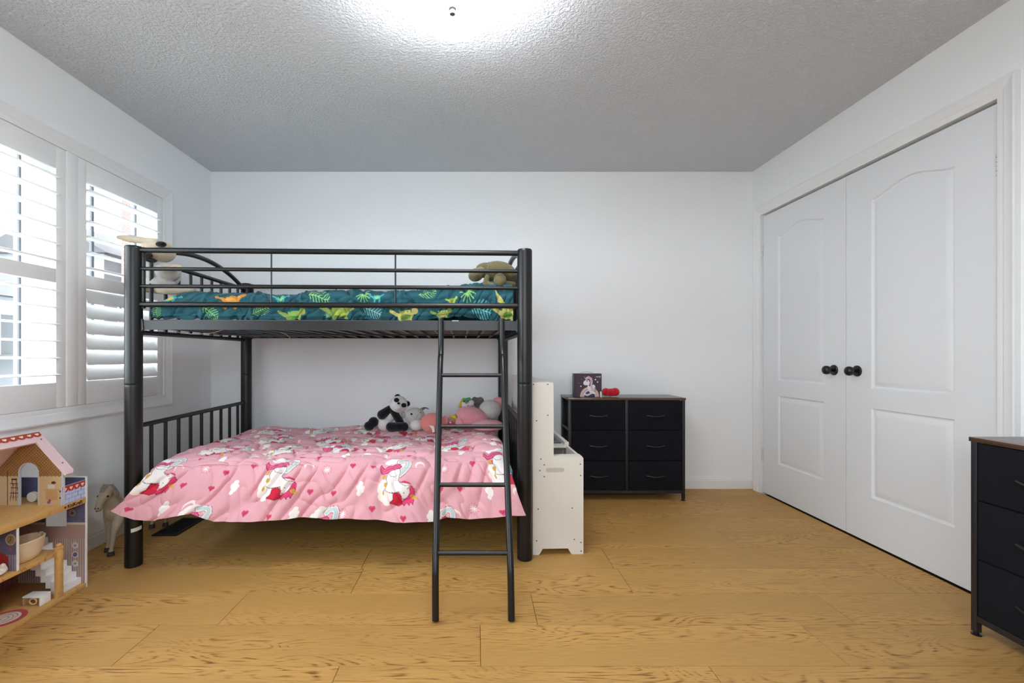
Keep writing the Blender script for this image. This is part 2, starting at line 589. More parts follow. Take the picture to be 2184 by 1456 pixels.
DY0, DY1, DYM, DZ1 = 1.861, 3.382, 2.624, 2.055          # closet hole
b = MB()
b.box(XR, XR + 0.12, YF, DY0 - 0.012, -0.06, ZC).box(XR, XR + 0.12, DY1 + 0.012, YB, -0.06, ZC)
b.box(XR, XR + 0.12, DY0 - 0.012, DY1 + 0.012, DZ1 + 0.014, ZC)
b.box(XR + 0.7, XR + 0.75, YF, YB, -0.06, ZC)            # closet back
b.box(XR + 0.12, XR + 0.7, DY0 - 0.25, DY0 - 0.2, -0.06, ZC)
b.box(XR + 0.12, XR + 0.7, YF, YB, ZC, ZC + 0.05)
struct(b.build('wall_right', M['wall']))

# baseboards: profile (distance from wall, height)
BP = [(0, 0), (0.014, 0), (0.014, 0.062), (0.011, 0.066), (0.011, 0.074), (0.007, 0.082), (0.004, 0.094), (0, 0.094)]
def baseboard(name, fn, t0, t1):
    struct(MB().prism(BP, fn, t0, t1).build(name, M['trim'], angle=20))
baseboard('baseboard_back', lambda a, h, t: (t, YB - a, h), XL, XR)
baseboard('baseboard_left', lambda a, h, t: (XL + a, t, h), YF, YB - 0.0145)
baseboard('baseboard_right', lambda a, h, t: (XR - a, t, h), YF, DY0 - 0.09)
baseboard('baseboard_front', lambda a, h, t: (t, YF + a, h), XL + 0.0145, XR - 0.0145)

# casings: profile (across width 0..w, depth)
def casing(name, y0, y1, z0, z1, xw, sgn, w, sides, m):
    """frame of moulding round y0..y1,z0..z1 on the wall x=xw, standing out by sgn"""
    prof = [(0, 0), (0, 0.010), (0.010, 0.012), (0.022, 0.012), (0.03, 0.017), (w - 0.016, 0.020), (w - 0.008, 0.024), (w, 0.022), (w, 0)]
    c = [(y0, z0, -1, -1), (y1, z0, 1, -1), (y1, z1, 1, 1), (y0, z1, -1, 1)]
    b = MB()
    segs = {'b': (0, 1), 'r': (1, 2), 't': (2, 3), 'l': (3, 0)}
    n = len(prof)
    for s in sides:
        i, j = segs[s]
        vs = []
        for (y, z, sy, sz), other in ((c[i], j), (c[j], i)):
            for a, d in prof:
                zz = z + sz * a
                if s in 'lr' and 'b' not in sides and sz < 0: zz = z
                vs.append((xw + sgn * d, y + sy * a, zz))
        fs = [tuple(range(n)), tuple(range(2 * n - 1, n - 1, -1))] + [(k, k + n, (k + 1) % n + n, (k + 1) % n) for k in range(n)]
        b.add(vs, fs)
    return struct(b.build(name, m, angle=25))
casing('trim_1', WY0, WY1, WZ0, WZ1, XL + 0.0005, 1, 0.07, 'brtl', M['trim'])
casing('trim_2', DY0 - 0.012, DY1 + 0.012, 0.0, DZ1 + 0.014, XR - 0.0005, -1, 0.072, 'rtl', M['trim'])

# window behind the shutters
win = thing('window_1', None, None, (XL - 0.15, 1.97, WZ0), kind='structure')
XW = XL - 0.15
def frame_rect(b, y0, y1, z0, z1, w, x0, x1):
    b.box(x0, x1, y0, y1, z0, z0 + w).box(x0, x1, y0, y1, z1 - w, z1)
    b.box(x0, x1, y0, y0 + w, z0 + w, z1 - w).box(x0, x1, y1 - w, y1, z0 + w, z1 - w)
b = MB(); frame_rect(b, WY0, WY1, WZ0, WZ1, 0.035, XW - 0.03, XW + 0.05)
b.build('window_frame', M['vinyl'], win)
MB().box(XW - 0.03, XW + 0.06, 2.19, 2.40, WZ0 + 0.035, WZ1 - 0.035).build('window_pier', M['vinyl'], win)
for (y0, y1, mul) in ((WY0 + 0.035, 2.19, (0.95, 1.58)), (2.40, WY1 - 0.035, (2.60,))):
    ys = [y0] + list(mul) + [y1]
    for q in range(len(ys) - 1):
        b = MB(); frame_rect(b, ys[q], ys[q + 1], WZ0 + 0.035, WZ1 - 0.035, 0.008, XW - 0.007, XW + 0.007)
        s_ = b.build('sash', M['sash'], win)
        MB().box(XW - 0.003, XW + 0.003, ys[q] + 0.012, ys[q + 1] - 0.012, WZ0 + 0.047, WZ1 - 0.047).build('pane', M['glass'], s_)

# plantation shutters
def louver_mesh(L):
    n = 12
    b = MB()
    poly = []
    for k in range(n):
        a = 2 * math.pi * k / n
        poly.append((0.0445 * math.copysign(abs(math.cos(a)) ** 0.9, math.cos(a)), 0.0055 * math.sin(a)))
    b.prism(poly, lambda x, z, t: (x, t, z), -L / 2, L / 2)
    me = b.mesh('louver', angle=50)
    me.materials.append(M['shutter'])
    return me
XS0, XS1 = XL - 0.022, XL + 0.008
def shutter(y0, y1, label, closed):
    t = thing('window_shutter', label, 'shutter', ((XS0 + XS1) / 2, (y0 + y1) / 2, WZ0 + 0.002), 'louvred shutters across the window')
    st = 0.052
    og = root_loc(t)
    for a, c in ((y0, y0 + st), (y1 - st, y1)):
        MB().box(XS0, XS1, a, c, WZ0 + 0.002, WZ1 - 0.002, 0.002).build('stile', M['shutter'], t)
    for z0, z1 in ((WZ0 + 0.002, 0.893), (1.379, 1.446), (1.934, WZ1 - 0.002)):
        MB().box(XS0, XS1, y0 + st, y1 - st, z0, z1, 0.002).build('rail', M['shutter'], t)
    lm = louver_mesh(y1 - y0 - 2 * st - 0.004)
    for zb, cl in ((0.893, closed), (1.446, False)):
        for k in range(6):
            o = obj('louver', lm, None, t, Vector(((XS0 + XS1) / 2, (y0 + y1) / 2, zb + 0.0405 + 0.0811 * k)) - og)
            o.rotation_euler = (0, R(63 if cl else 3), 0)
shutter(2.330, 2.962, 'white louvred shutter nearest the corner, lower slats closed, behind the bunk bed post', True)
shutter(1.640, 2.262, 'white louvred shutter with all slats open, above the dollhouse', False)
struct(MB().box(XS0 - 0.01, XS1 + 0.004, 2.264, 2.328, WZ0 + 0.001, WZ1 - 0.001, 0.003).build('trim_3', M['shutter']))

# ------------------------------------------------------------------ closet doors
def door(name, y0, y1, hinge_side, knob_y):
    d = thing(name, None, None, (XR + 0.018, (y0 + y1) / 2, 0.010), kind='structure')
    og = root_loc(d)
    X = XR + 0.004
    bm = bmesh.new()
    z0, z1 = 0.010, DZ1
    w = y1 - y0
    pa, pb = y0 + 0.166, y1 - 0.166
    NT = 28
    def ring(za, ztop, arch, dd, depth):
        pts = [(pb - dd, za + dd), (pa + dd, za + dd)]
        for k in range(NT + 1):
            u = k / NT
            s = math.sin(math.pi * u)
            zz = ztop + arch * (s ** 1.7) - dd
            pts.append((pa + dd + (pb - pa - 2 * dd) * u, zz))
        return [bm.verts.new((X + depth, y, z)) for y, z in pts]
    outer = [bm.verts.new((X, y, z)) for y, z in ((y0, z0), (y1, z0), (y1, z1), (y0, z1))]
    edges = [bm.edges.new((outer[i], outer[(i + 1) % 4])) for i in range(4)]
    for za, zt, ar in ((0.846, 1.868, 0.048), (0.257, 0.740, 0.0)):
        prev = None
        for dd, dep in ((0, 0), (0.006, 0.009), (0.013, 0.010), (0.036, 0.001), (0.042, 0.0005)):
            r_ = ring(za, zt, ar, dd, dep)
            n = len(r_)
            if prev is None:
                edges += [bm.edges.new((r_[i], r_[(i + 1) % n])) for i in range(n)]
            else:
                for i in range(n):
                    bm.faces.new((prev[i], prev[(i + 1) % n], r_[(i + 1) % n], r_[i]))
            prev = r_
        bm.faces.new(prev)
    bmesh.ops.triangle_fill(bm, edges=edges, use_beauty=True)
    back = [bm.verts.new((X + 0.033, y, z)) for y, z in ((y0, z0), (y1, z0), (y1, z1), (y0, z1))]
    bm.faces.new(back)
    for i in range(4):
        bm.faces.new((outer[i], outer[(i + 1) % 4], back[(i + 1) % 4], back[i]))
    m_ = MB().addbm(bm)
    m_.build('door_panel', M['door'], d, angle=20)
    k = MB().lathe([(0.0, X), (0.031, X), (0.031, X - 0.004), (0.027, X - 0.008), (0.0, X - 0.0085)], (0, knob_y, 0.938), 'X', 28).build('rosette', M['black_knob'], d)
    MB().lathe([(0.009, X - 0.006), (0.010, X - 0.022), (0.016, X - 0.027), (0.0245, X - 0.036), (0.0265, X - 0.046), (0.0245, X - 0.056), (0.016, X - 0.063), (0.004, X - 0.065)],
               (0, knob_y, 0.938), 'X', 28).build('knob', M['black_knob'], d)
    for hz in (0.24, 1.76):
        b = MB()
        for q in range(5):
            b.lathe([(0.006, 0), (0.006, 0.016)], (X - 0.003, hinge_side, hz + 0.0185 * q), 'Z', 12)
        b.build('hinge', M['hinge'], d)
    return d
door('door_1', DYM + 0.0015, DY1 - 0.001, DY1 + 0.004, 2.712)
door('door_2', DY0 + 0.001, DYM - 0.0015, DY0 - 0.004, 2.546)

# ------------------------------------------------------------------ ceiling lamp
LC = (-0.088, 1.612)
lamp = thing('ceiling_lamp', 'lit square frosted glass flush ceiling lamp set diagonally on the stippled ceiling', 'lamp', (LC[0], LC[1], 2.23))
n = 25
bm = bmesh.new()
S = 0.205
gv = [[None] * n for _ in range(n)]
for i in range(n):
    for j in range(n):
        u, v = (i / (n - 1) * 2 - 1), (j / (n - 1) * 2 - 1)
        x, y = u * S, v * S
        z = 2.262 + 0.072 * ((u * u + v * v) / 2) ** 1.1
        a = R(45)
        gv[i][j] = bm.verts.new((LC[0] + x * math.cos(a) - y * math.sin(a), LC[1] + x * math.sin(a) + y * math.cos(a), z))
for i in range(n - 1):
    for j in range(n - 1):
        bm.faces.new((gv[i][j], gv[i][j + 1], gv[i + 1][j + 1], gv[i + 1][j]))
bmesh.ops.solidify(bm, geom=bm.faces[:], thickness=0.005)
MB().addbm(bm).build('glass_shade', emit_mat('lit_frosted_glass', (246, 250, 255), LAMP_STRENGTH), lamp)
MB().lathe([(0.004, 2.44), (0.065, 2.44), (0.065, 2.425), (0.03, 2.415), (0.004, 2.415)], (LC[0], LC[1], 0), 'Z').build('ceiling_plate', M['trim'], lamp)
MB().lathe([(0.006, 2.418), (0.006, 2.259), (0.013, 2.257), (0.014, 2.251), (0.009, 2.247), (0.0105, 2.242), (0.010, 2.233), (0.002, 2.229)], (LC[0], LC[1], 0), 'Z', 16).build('finial', mat('brushed_nickel', (90, 90, 92), 0.4), lamp)

# ------------------------------------------------------------------ bunk bed
PX0, PX1, PY0, PY1 = -1.680, 0.240, 2.225, 3.395
BED_TURN = R(2.1)                                       # the bed stands slightly askew to the wall
def turn(o, px=PX0, py=PY0, a=BED_TURN):
    v = Matrix.Rotation(a, 3, 'Z') @ (Vector(o.location) - Vector((px, py, 0))) + Vector((px, py, 0))
    o.location = v
    o.rotation_euler = (0, 0, a)
    return o
def turned(P, px=PX0, py=PY0, a=BED_TURN):
    Q = P.copy()
    dx, dy = P[..., 0] - px, P[..., 1] - py
    Q[..., 0] = px + dx * math.cos(a) - dy * math.sin(a)
    Q[..., 1] = py + dx * math.sin(a) + dy * math.cos(a)
    return Q
bed = thing('bunk_bed', 'black metal bunk bed with arched ends, thick round posts and barred guard rails', 'bed', ((PX0 + PX1) / 2, (PY0 + PY1) / 2, 0))
BM = M['black_metal']
og = root_loc(bed)
ppm = MB().lathe([(0.034, 0), (0.0375, 0.004), (0.0375, 0.012), (0.0375, 0.872), (0.0375, 0.880), (0.0366, 0.8815), (0.0366, 0.884), (0.0375, 0.8855), (0.0375, 0.893), (0.0375, 1.545), (0.0375, 1.553), (0.034, 1.5585), (0.02, 1.5615), (0.003, 1.562)], (0, 0, 0), 'Z', 36).mesh('post')
ppm.materials.append(BM)
posts = [obj('post', ppm, None, bed, Vector((x, y, 0)) - og) for x in (PX0, PX1) for y in (PY0, PY1)]
# sticker on the near post
st = []
for zz in (0.172, 0.190):
    for k in range(9):
        a = R(-82 + 9 * k)
        st.append((PX0 + 0.0381 * math.sin(a + R(100)), PY0 - 0.0381 * math.cos(a + R(100)), zz + 0.0008 * k))
MB().add(st, [(k, k + 1, 10 + k, 9 + k) for k in range(8)]).build('sticker', M['white_paper'], posts[0])
spm = {}
def spindle(x, y, z0, z1, r=0.0095):
    key = round(z1 - z0, 3)
    if key not in spm:
        spm[key] = MB().tube([(0, 0, 0), (0, 0, z1 - z0)], r, 10).mesh('spindle')
        spm[key].materials.append(BM)
    obj('spindle', spm[key], None, bed, Vector((x, y, z0)) - og)
for x in (PX0, PX1):
    for (zt, zb) in ((1.516, 1.140), (0.677, 0.300)):
        for z in (zt, zb):
            MB().tube([(x, PY0 + 0.03, z), (x, PY1 - 0.03, z)], 0.0125, 12).build('end_rail', BM, bed)
        for k in range(9):
            spindle(x, 2.352 + 0.114 * k, zb, zt)
    pts = []
    for k in range(25):
        u = k / 24
        pts.append((x, PY0 + 0.03 + (PY1 - PY0 - 0.06) * u, 1.500 + 0.125 * (1 - (2 * u - 1) ** 2) ** 0.85))
    MB().tube(pts, 0.0145, 12).build('arch_rail', BM, bed)
# guard rails, front and back
for y in (PY0, PY1):
    for z, r in ((1.540, 0.0135), (1.449, 0.0095), (1.364, 0.0095), (1.275, 0.0135)):
        MB().tube([(PX0 + 0.036, y, z), (PX1 - 0.036, y, z)], r, 12).build('guard_rail', BM, bed)
    for x in ((574 - VX) * PY0 / FPX, (840 - VX) * PY0 / FPX):
        MB().tube([(x, y, 1.275), (x, y, 1.540)], 0.0042, 8).build('guard_rod', BM, bed)
    MB().box(PX0 + 0.036, PX0 + 0.052, y - 0.004, y + 0.010, 1.255, 1.555, 0.002).build('guard_end_plate', BM, bed)
    # angle iron side rails, upper and lower
    s = 1 if y == PY0 else -1
    for zt in (1.197, 0.335):
        b = MB()
        b.box(PX0 + 0.03, PX1 - 0.03, *sorted((y - s * 0.002, y + s * 0.003)), zt - 0.045, zt)
        b.box(PX0 + 0.03, PX1 - 0.03, *sorted((y + s * 0.003, y + s * 0.034)), zt - 0.045, zt - 0.041)
        b.build('side_rail', BM, bed)
    for x, q in ((PX0, 1), (PX1, -1)):
        MB().prism([(0.030, -0.062), (0.030, 0.016), (0.046, 0.002), (0.05, -0.044)], lambda a, h, t: (x + q * a, t, 1.197 + h), y - 0.006, y + 0.006).build('gusset', BM, bed)
sl = MB().tube([(0, PY0 + 0.02 - og.y, 0), (0, PY1 - 0.02 - og.y, 0)], 0.007, 8).mesh('slat')
sl.materials.append(BM)
for k in range(20):
    for z in (1.1625, 0.300):
        obj('slat', sl, None, bed, Vector((PX1 - 0.105 - 0.0895 * k, og.y, z)) - og)
MB().box(PX0 + 0.05, PX1 - 0.05, 2.80, 2.82, 1.1495, 1.156).build('centre_support', BM, bed)
turn(bed)

# ladder
lad = thing('bed_ladder', 'black tubular metal ladder with four rungs leaning on the bunk bed', 'ladder', (-0.015, 1.95, 0))
prof = [(2.247, 1.206), (2.238, 1.10), (2.212, 1.03), (2.150, 0.945), (1.87, 0.37), (1.79, 0.205), (1.772, 0.14), (1.757, 0.004)]
def lad_y(z):
    for (ya, za), (yb, zb) in zip(prof, prof[1:]):
        if zb <= z <= za: return yb + (ya - yb) * (z - zb) / (za - zb)
    return prof[-1][0]
def bez(pr, n=5):
    out = []
    for i in range(len(pr) - 1):
        p0, p1, p2, p3 = pr[max(i - 1, 0)], pr[i], pr[i + 1], pr[min(i + 2, len(pr) - 1)]
        for k in range(n):
            t = k / n
            out.append(tuple(0.5 * (2 * p1[j] + (p2[j] - p0[j]) * t + (2 * p0[j] - 5 * p1[j] + 4 * p2[j] - p3[j]) * t * t + (3 * p1[j] - p0[j] - 3 * p2[j] + p3[j]) * t ** 3) for j in range(len(p1))))
    out.append(tuple(pr[-1]))
    return out
def lad_x(s, z): return -0.1675 + 0.004 * (z / 1.2) * 0 if s < 0 else 0.1225
for s in (-1, 1):
    xs, dx = (-0.180, 0.019) if s < 0 else (0.121, 0.011)
    MB().tube([(xs + dx * (1 - z / 1.2), y, z) for y, z in bez(prof)], 0.0135, 14).build('ladder_rail', BM, lad)
for z in (0.932, 0.708, 0.479, 0.241):
    y = lad_y(z)
    MB().tube([(-0.168, y, z), (0.124, y, z)], 0.0095, 12).build('rung', BM, lad)

# ------------------------------------------------------------------ mattresses
lm_ = thing('lower_mattress', 'lower bunk mattress in a pale blue sheet, showing beside the pink comforter', 'mattress', (-0.73, 2.78, 0.309))
MB().box(-1.615, 0.188, 2.275, 3.348, 0.309, 0.455, 0.03).build('mattress_body', M['sheet'], lm_)
turn(lm_)
um = thing('upper_mattress', 'thin grey upper bunk mattress under the dinosaur quilt', 'mattress', (-0.73, 2.78, 1.171))
MB().box(-1.62, 0.188, 2.262, 3.352, 1.1712, 1.2045, 0.006).build('mattress_body', M['grey_cloth'], um)
MB().box((964 - VX) * 2.262 / FPX, (978 - VX) * 2.262 / FPX, 2.2595, 2.2618, 1.186, 1.204).build('care_label', M['white_paper'], um)
turn(um)

# ------------------------------------------------------------------ cloth
def cloth_mesh(name, X, Y, Z, disp, printer, m, parent=None, flip=False):
    """grid arrays -> displaced cloth with print; returns object"""
    P = np.stack([X, Y, Z], -1)
    du = np.gradient(P, axis=1)
    dv = np.gradient(P, axis=0)
    N = np.cross(du, dv)
    N /= np.maximum(np.linalg.norm(N, axis=-1, keepdims=True), 1e-9)
    if flip: N = -N
    P = P + N * disp[..., None]
    nr, nc = X.shape
    pts = P.reshape(-1, 3)
    og = np.array([(pts[:, 0].min() + pts[:, 0].max()) / 2, (pts[:, 1].min() + pts[:, 1].max()) / 2, pts[:, 2].min()])
    F = grid_faces(nr, nc)
    me = bpy.data.meshes.new(name)
    me.vertices.add(len(pts)); me.vertices.foreach_set('co', (pts - og).astype(np.float32).ravel())
    me.loops.add(F.size); me.loops.foreach_set('vertex_index', F.astype(np.int32).ravel())
    me.polygons.add(len(F)); me.polygons.foreach_set('loop_start', np.arange(0, F.size, 4, dtype=np.int32))
    me.update(calc_edges=True)
    me.polygons.foreach_set('use_smooth', [True] * len(F))
    printer(P, me)
    o = obj(name, me, m, None, tuple(og))
    return o

def resample(ctrl, n_each):
    """smooth control polyline -> list of points"""
    return np.array(bez(ctrl, n_each))

def pix(P):
    """project world points to photo pixels"""
    return VX + P[..., 0] * FPX / P[..., 1], VY + (CAMZ - P[..., 2]) * FPX / P[..., 1]

# --- pink comforter
def unicorn(p, cx, cy, k=1.0, rot=0.0, part='all'):
    s_, c_ = math.sin(rot), math.cos(rot)
    u = 0.000514 * k
    def T(q):
        out = []
        for x, y in q:
            a, b = (x - 740) * u, -(y - 600) * u
            out.append((cx + a * c_ - b * s_, cy + a * s_ + b * c_))
        return out
    def E(x, y, rx, ry, rgb, r=0):
        (a, b), = T([(x, y)])
        p.ell(a, b, rx * u, ry * u, rgb, rot - r)
    Wt, Ol = (238, 231, 228), (122, 92, 100)
    for x, y, r in ((625, 415, 38), (675, 398, 46), (730, 390, 42), (780, 392, 36), (815, 405, 24)): E(x, y, r, r * 0.85, (240, 236, 234))
    for x, y, r in ((575, 700, 42), (590, 640, 40), (585, 755, 45), (625, 790, 40)): E(x, y, r, r, (246, 232, 226))
    arc = [(745, 410), (790, 395), (838, 405), (842, 440), (820, 490), (785, 530), (752, 556)]
    for w, c in ((62, (120, 40, 66)), (56, (236, 190, 196)), (44, (216, 228, 220)), (30, (168, 204, 196)), (14, (200, 196, 210))):
        p.line(T(arc), w * u, c)
    tail = [(548, 470), (553, 520), (570, 548), (605, 547), (655, 528), (705, 502), (752, 492), (768, 470), (748, 440), (700, 445), (640, 466), (598, 492), (575, 480), (562, 452)]
    p.poly(T(tail), (222, 92, 138)); p.line(T(tail + tail[:1]), 7 * u, (150, 38, 74)); p.line(T([(590, 520), (650, 500), (735, 465)]), 6 * u, (160, 40, 80))
    body = [(628, 545), (665, 520), (710, 505), (748, 500), (756, 530), (742, 580), (735, 612), (765, 628), (815, 632), (858, 640), (842, 668), (812, 690), (800, 725), (790, 745), (760, 730), (745, 705),
            (700, 715), (655, 712), (690, 740), (690, 775), (660, 795), (625, 780), (600, 745), (598, 700), (618, 670), (632, 640), (615, 600)]
    p.poly(T(body), Wt); p.line(T(body + body[:1]), 5 * u, Ol)
    E(640, 745, 46, 48, Wt); E(800, 720, 36, 44, Wt, 0.4)
    p.line(T([(635, 545), (660, 575), (700, 580), (725, 560)]), 4 * u, Ol)
    p.line(T([(610, 700), (640, 715), (690, 722)]), 5 * u, Ol)
    p.line(T([(745, 625), (800, 655), (845, 650)]), 4 * u, Ol)
    m1 = [(690, 722), (735, 715), (768, 742), (766, 780), (785, 800), (740, 825), (695, 812), (655, 806), (685, 775)]
    p.poly(T(m1), (204, 34, 62)); p.line(T(m1 + m1[:1]), 5 * u, (130, 20, 44))
    m2 = [(862, 655), (888, 685), (892, 730), (884, 775), (872, 815), (850, 790), (838, 822), (815, 795), (790, 822), (765, 800), (790, 770), (822, 752), (848, 715), (850, 680)]
    p.poly(T(m2), (218, 66, 112)); p.line(T(m2 + m2[:1]), 5 * u, (150, 30, 70))
    p.poly(T([(742, 628), (800, 610), (850, 628), (862, 648), (800, 630)]), (214, 60, 104))
    E(592, 580, 15, 25, (206, 160, 70), 0.2); E(612, 650, 17, 21, (206, 160, 70)); E(593, 722, 9, 22, (206, 160, 70))
    p.poly(T([(845, 742), (872, 724), (932, 774), (865, 765)]), (214, 168, 74))
    p.line(T([(872, 730), (868, 760)]), 4 * u, (140, 100, 40)); p.line(T([(888, 738), (884, 764)]), 4 * u, (140, 100, 40))
    E(640, 745, 14, 22, (150, 60, 80)) if part == 'x' else None
    E(792, 716, 5, 5, (90, 50, 60))

def heart(p, x, y, s, rgb=(206, 70, 108)):
    p.ell(x - 0.28 * s, y + 0.18 * s, 0.34 * s, 0.34 * s, rgb)
    p.ell(x + 0.28 * s, y + 0.18 * s, 0.34 * s, 0.34 * s, rgb)
    p.poly([(x - 0.60 * s, y + 0.08 * s), (x + 0.60 * s, y + 0.08 * s), (x, y - 0.65 * s)], rgb)
    p.line([(x - 0.1 * s, y - 0.1 * s), (x + 0.2 * s, y + 0.15 * s)], 0.12 * s, (160, 30, 66))
def cloud(p, x, y, s, rgb=(246, 238, 236)):
    for a, b, r in ((-.1, -.6, .28), (.1, -.2, .38), (-.12, .15, .36), (.08, .55, .3), (.3, .1, .25)):
        p.ell(x + a * s, y + b * s, r * s, r * s, rgb)
def moon(p, x, y, s, base):
    p.ell(x, y, 0.5 * s, 0.5 * s, (244, 224, 218))
    p.ell(x + 0.05 * s, y - 0.2 * s, 0.42 * s, 0.42 * s, base)
def star(p, x, y, s):
    for k in range(4):
        a = k * math.pi / 4
        p.line([(x - 0.42 * s * math.cos(a), y - 0.42 * s * math.sin(a)), (x + 0.42 * s * math.cos(a), y + 0.42 * s * math.sin(a))], 0.11 * s, (246, 232, 226))
    for k in range(11):
        a = k * 2 * math.pi / 11
        p.ell(x + 0.72 * s * math.cos(a), y + 0.72 * s * math.sin(a), 0.07 * s, 0.07 * s, (206, 110, 130))

NU = 1080
ctrl = [(3.370, 0.462), (3.357, 0.490), (3.30, 0.503), (3.05, 0.500), (2.75, 0.506), (2.5, 0.514), (2.36, 0.512), (2.275, 0.498), (2.222, 0.462), (2.190, 0.410), (2.165, 0.335), (2.140, 0.245)]
base = np.concatenate([resample(ctrl[:7], 30)[:-1], resample(ctrl[6:], 44)])
nr = len(base)
d = np.r_[0, np.cumsum(np.hypot(np.diff(base[:, 0]), np.diff(base[:, 1])))]
sh = d[-1] - d                                     # cloth length up from the hem
U = np.linspace(0, 1, NU)[None, :].repeat(nr, 0)
By, Bz, SH = (np.repeat(a[:, None], NU, 1) for a in (base[:, 0], base[:, 1], sh))
wd = np.clip((0.50 - Bz) / 0.06, 0, 1) * (By < 2.6)
wd = wd * wd * (3 - 2 * wd)
drop = np.clip((0.462 - Bz) / 0.217, 0, 1) * (By < 2.6)
xl = -1.612 + 0.012 * wd - 0.095 * drop ** 1.2
xr = 0.166 + 0.062 * drop ** 1.3
X = xl + (xr - xl) * U
A = -1.66 + U * 1.87                               # print coordinate across
hx = np.array([-1.70, -1.66, -1.60, -1.52, -1.45, -1.35, -1.25, -1.14, -0.92, -0.83, -0.66, -0.48, -0.35, -0.21, -0.15, -0.04, 0.07, 0.16, 0.23])
hyp = np.array([1079, 1090, 1104, 1112, 1103, 1094, 1112, 1113, 1108, 1104, 1105, 1107, 1112, 1113, 1104, 1106, 1103, 1092, 1090])
hz = CAMZ - (hyp - VY) * (2.14 + 0.0367 * (hx + 1.68)) / FPX
hem = np.interp(X, hx, hz) + 0.010 * vnoise(X * 9, X * 0, 31) + 0.006 * vnoise(X * 22, X * 0, 32)
Z = np.where((By < 2.6) & (Bz < 0.462), 0.462 - (0.462 - Bz) * (0.462 - hem) / 0.217, Bz)
endw = np.clip((np.abs(X + 0.73) - 0.80) / 0.12, 0, 1)
Yc = By - 0.042 * endw * np.clip(drop * 3, 0, 1) - 0.006 * drop
# the bedding rises toward the pillow end and slopes at the sides
top = 1 - wd
side = np.clip(np.minimum(U, 1 - U) / 0.035, 0, 1)
Z = Z - 0.045 * (1 - np.sqrt(1 - (1 - side) ** 2)) * top
Z = Z + top * 0.045 * np.exp(-((X - 0.06) / 0.16) ** 2) * np.exp(-((By - 2.62) / 0.35) ** 2)
lump = 0.022 * vnoise(X * 3.1, By * 3.4, 1) + 0.014 * vnoise(X * 7, By * 6, 2)
r1 = 1 - np.abs(2 * vnoise(A * 6 + 1.5 * vnoise(A * 3, SH * 3, 5), By * 15, 3)) * 1.6
r2 = 1 - np.abs(2 * vnoise(A * 13, By * 26 + 2 * A, 4)) * 1.6
dtop = top * side * (lump + 0.018 * np.clip(r1, 0, 1) ** 2 + 0.010 * np.clip(r2, 0, 1) ** 2)
warp = 0.5 * vnoise(A * 2.5, SH * 5, 6)
f1 = vnoise((A + 0.35 * SH) * 6.5 + warp, SH * 2.0, 7)
f2 = 1 - np.abs(2 * vnoise((A - 0.45 * SH) * 12 + warp, SH * 4.0, 8)) * 1.7
f3 = 1 - np.abs(2 * vnoise((A + 0.5 * SH) * 22, SH * 9, 9)) * 1.7
ddr = wd * (0.055 * f1 * (0.35 + drop) + 0.020 * np.clip(f2, 0, 1) ** 2 + 0.009 * np.clip(f3, 0, 1) ** 2)
seam = np.exp(-((SH - 0.262 + 0.012 * vnoise(A * 4, A * 0, 11)) / 0.004) ** 2) * 0.006 * (U < 0.45)
disp = dtop + ddr * (1 - 0.6 * endw) - seam * 0.8

def paint_pink(P, me):
    base_c = (224, 166, 176)
    p = Print(A, SH, base_c)
    px, py = pix(turned(P))
    def at(x, y):
        q = np.argmin(((px - x) ** 2 + (py - y) ** 2).ravel())
        return A.ravel()[q], SH.ravel()[q]
    rnd = random.Random(5)
    # scattered small prints, on a loose lattice
    kinds = [lambda a, b: heart(p, a, b, 0.024), lambda a, b: star(p, a, b, 0.034), lambda a, b: cloud(p, a, b, 0.040),
             lambda a, b: heart(p, a, b, 0.026), lambda a, b: moon(p, a, b, 0.05, base_c)]
    i = 0
    for r in range(14):
        for c in range(15):
            a = -1.62 + c * 0.125 + (0.06 if r % 2 else 0) + rnd.uniform(-.025, .025)
            bb = 0.03 + r * 0.105 + rnd.uniform(-.02, .02)
            kinds[(i * 7 + r) % 5](a, bb)
            i += 1
    for (x, y) in ((604, 1013), (850, 1022), (352, 1005)):
        a, bb = at(x, y); unicorn(p, a, bb, 1.0, 0.0)
    a, bb = at(1075, 985); unicorn(p, a, bb - 0.0, 1.0, 0.25)
    for (x, y) in ((722, 1094), (448, 1096), (970, 1096)):
        a, bb = at(x, y); unicorn(p, a - 0.03, bb - 0.085, 0.95, 0.35)
    # top rows
    for r, b0 in enumerate((0.52, 0.84, 1.16)):
        for c in range(6):
            unicorn(p, -1.56 + c * 0.33 + (0.16 if r % 2 == 0 else 0.0), b0, 1.0, 0.5 * (c % 3 - 1))
    # piping seam along the front edge
    p.line([(-1.66 + 0.02 * k, 0.262 + 0.012 * float(vnoise(0, 0)) * 0) for k in range(40)], 0.0035, (196, 122, 136))
    p.apply(me)
cf = cloth_mesh('comforter', X, Yc, Z, disp, paint_pink, M['print_cloth'])
turn(cf)
tag(cf, 'rumpled pink comforter printed with white unicorns, hearts and clouds on the lower bunk', 'comforter')

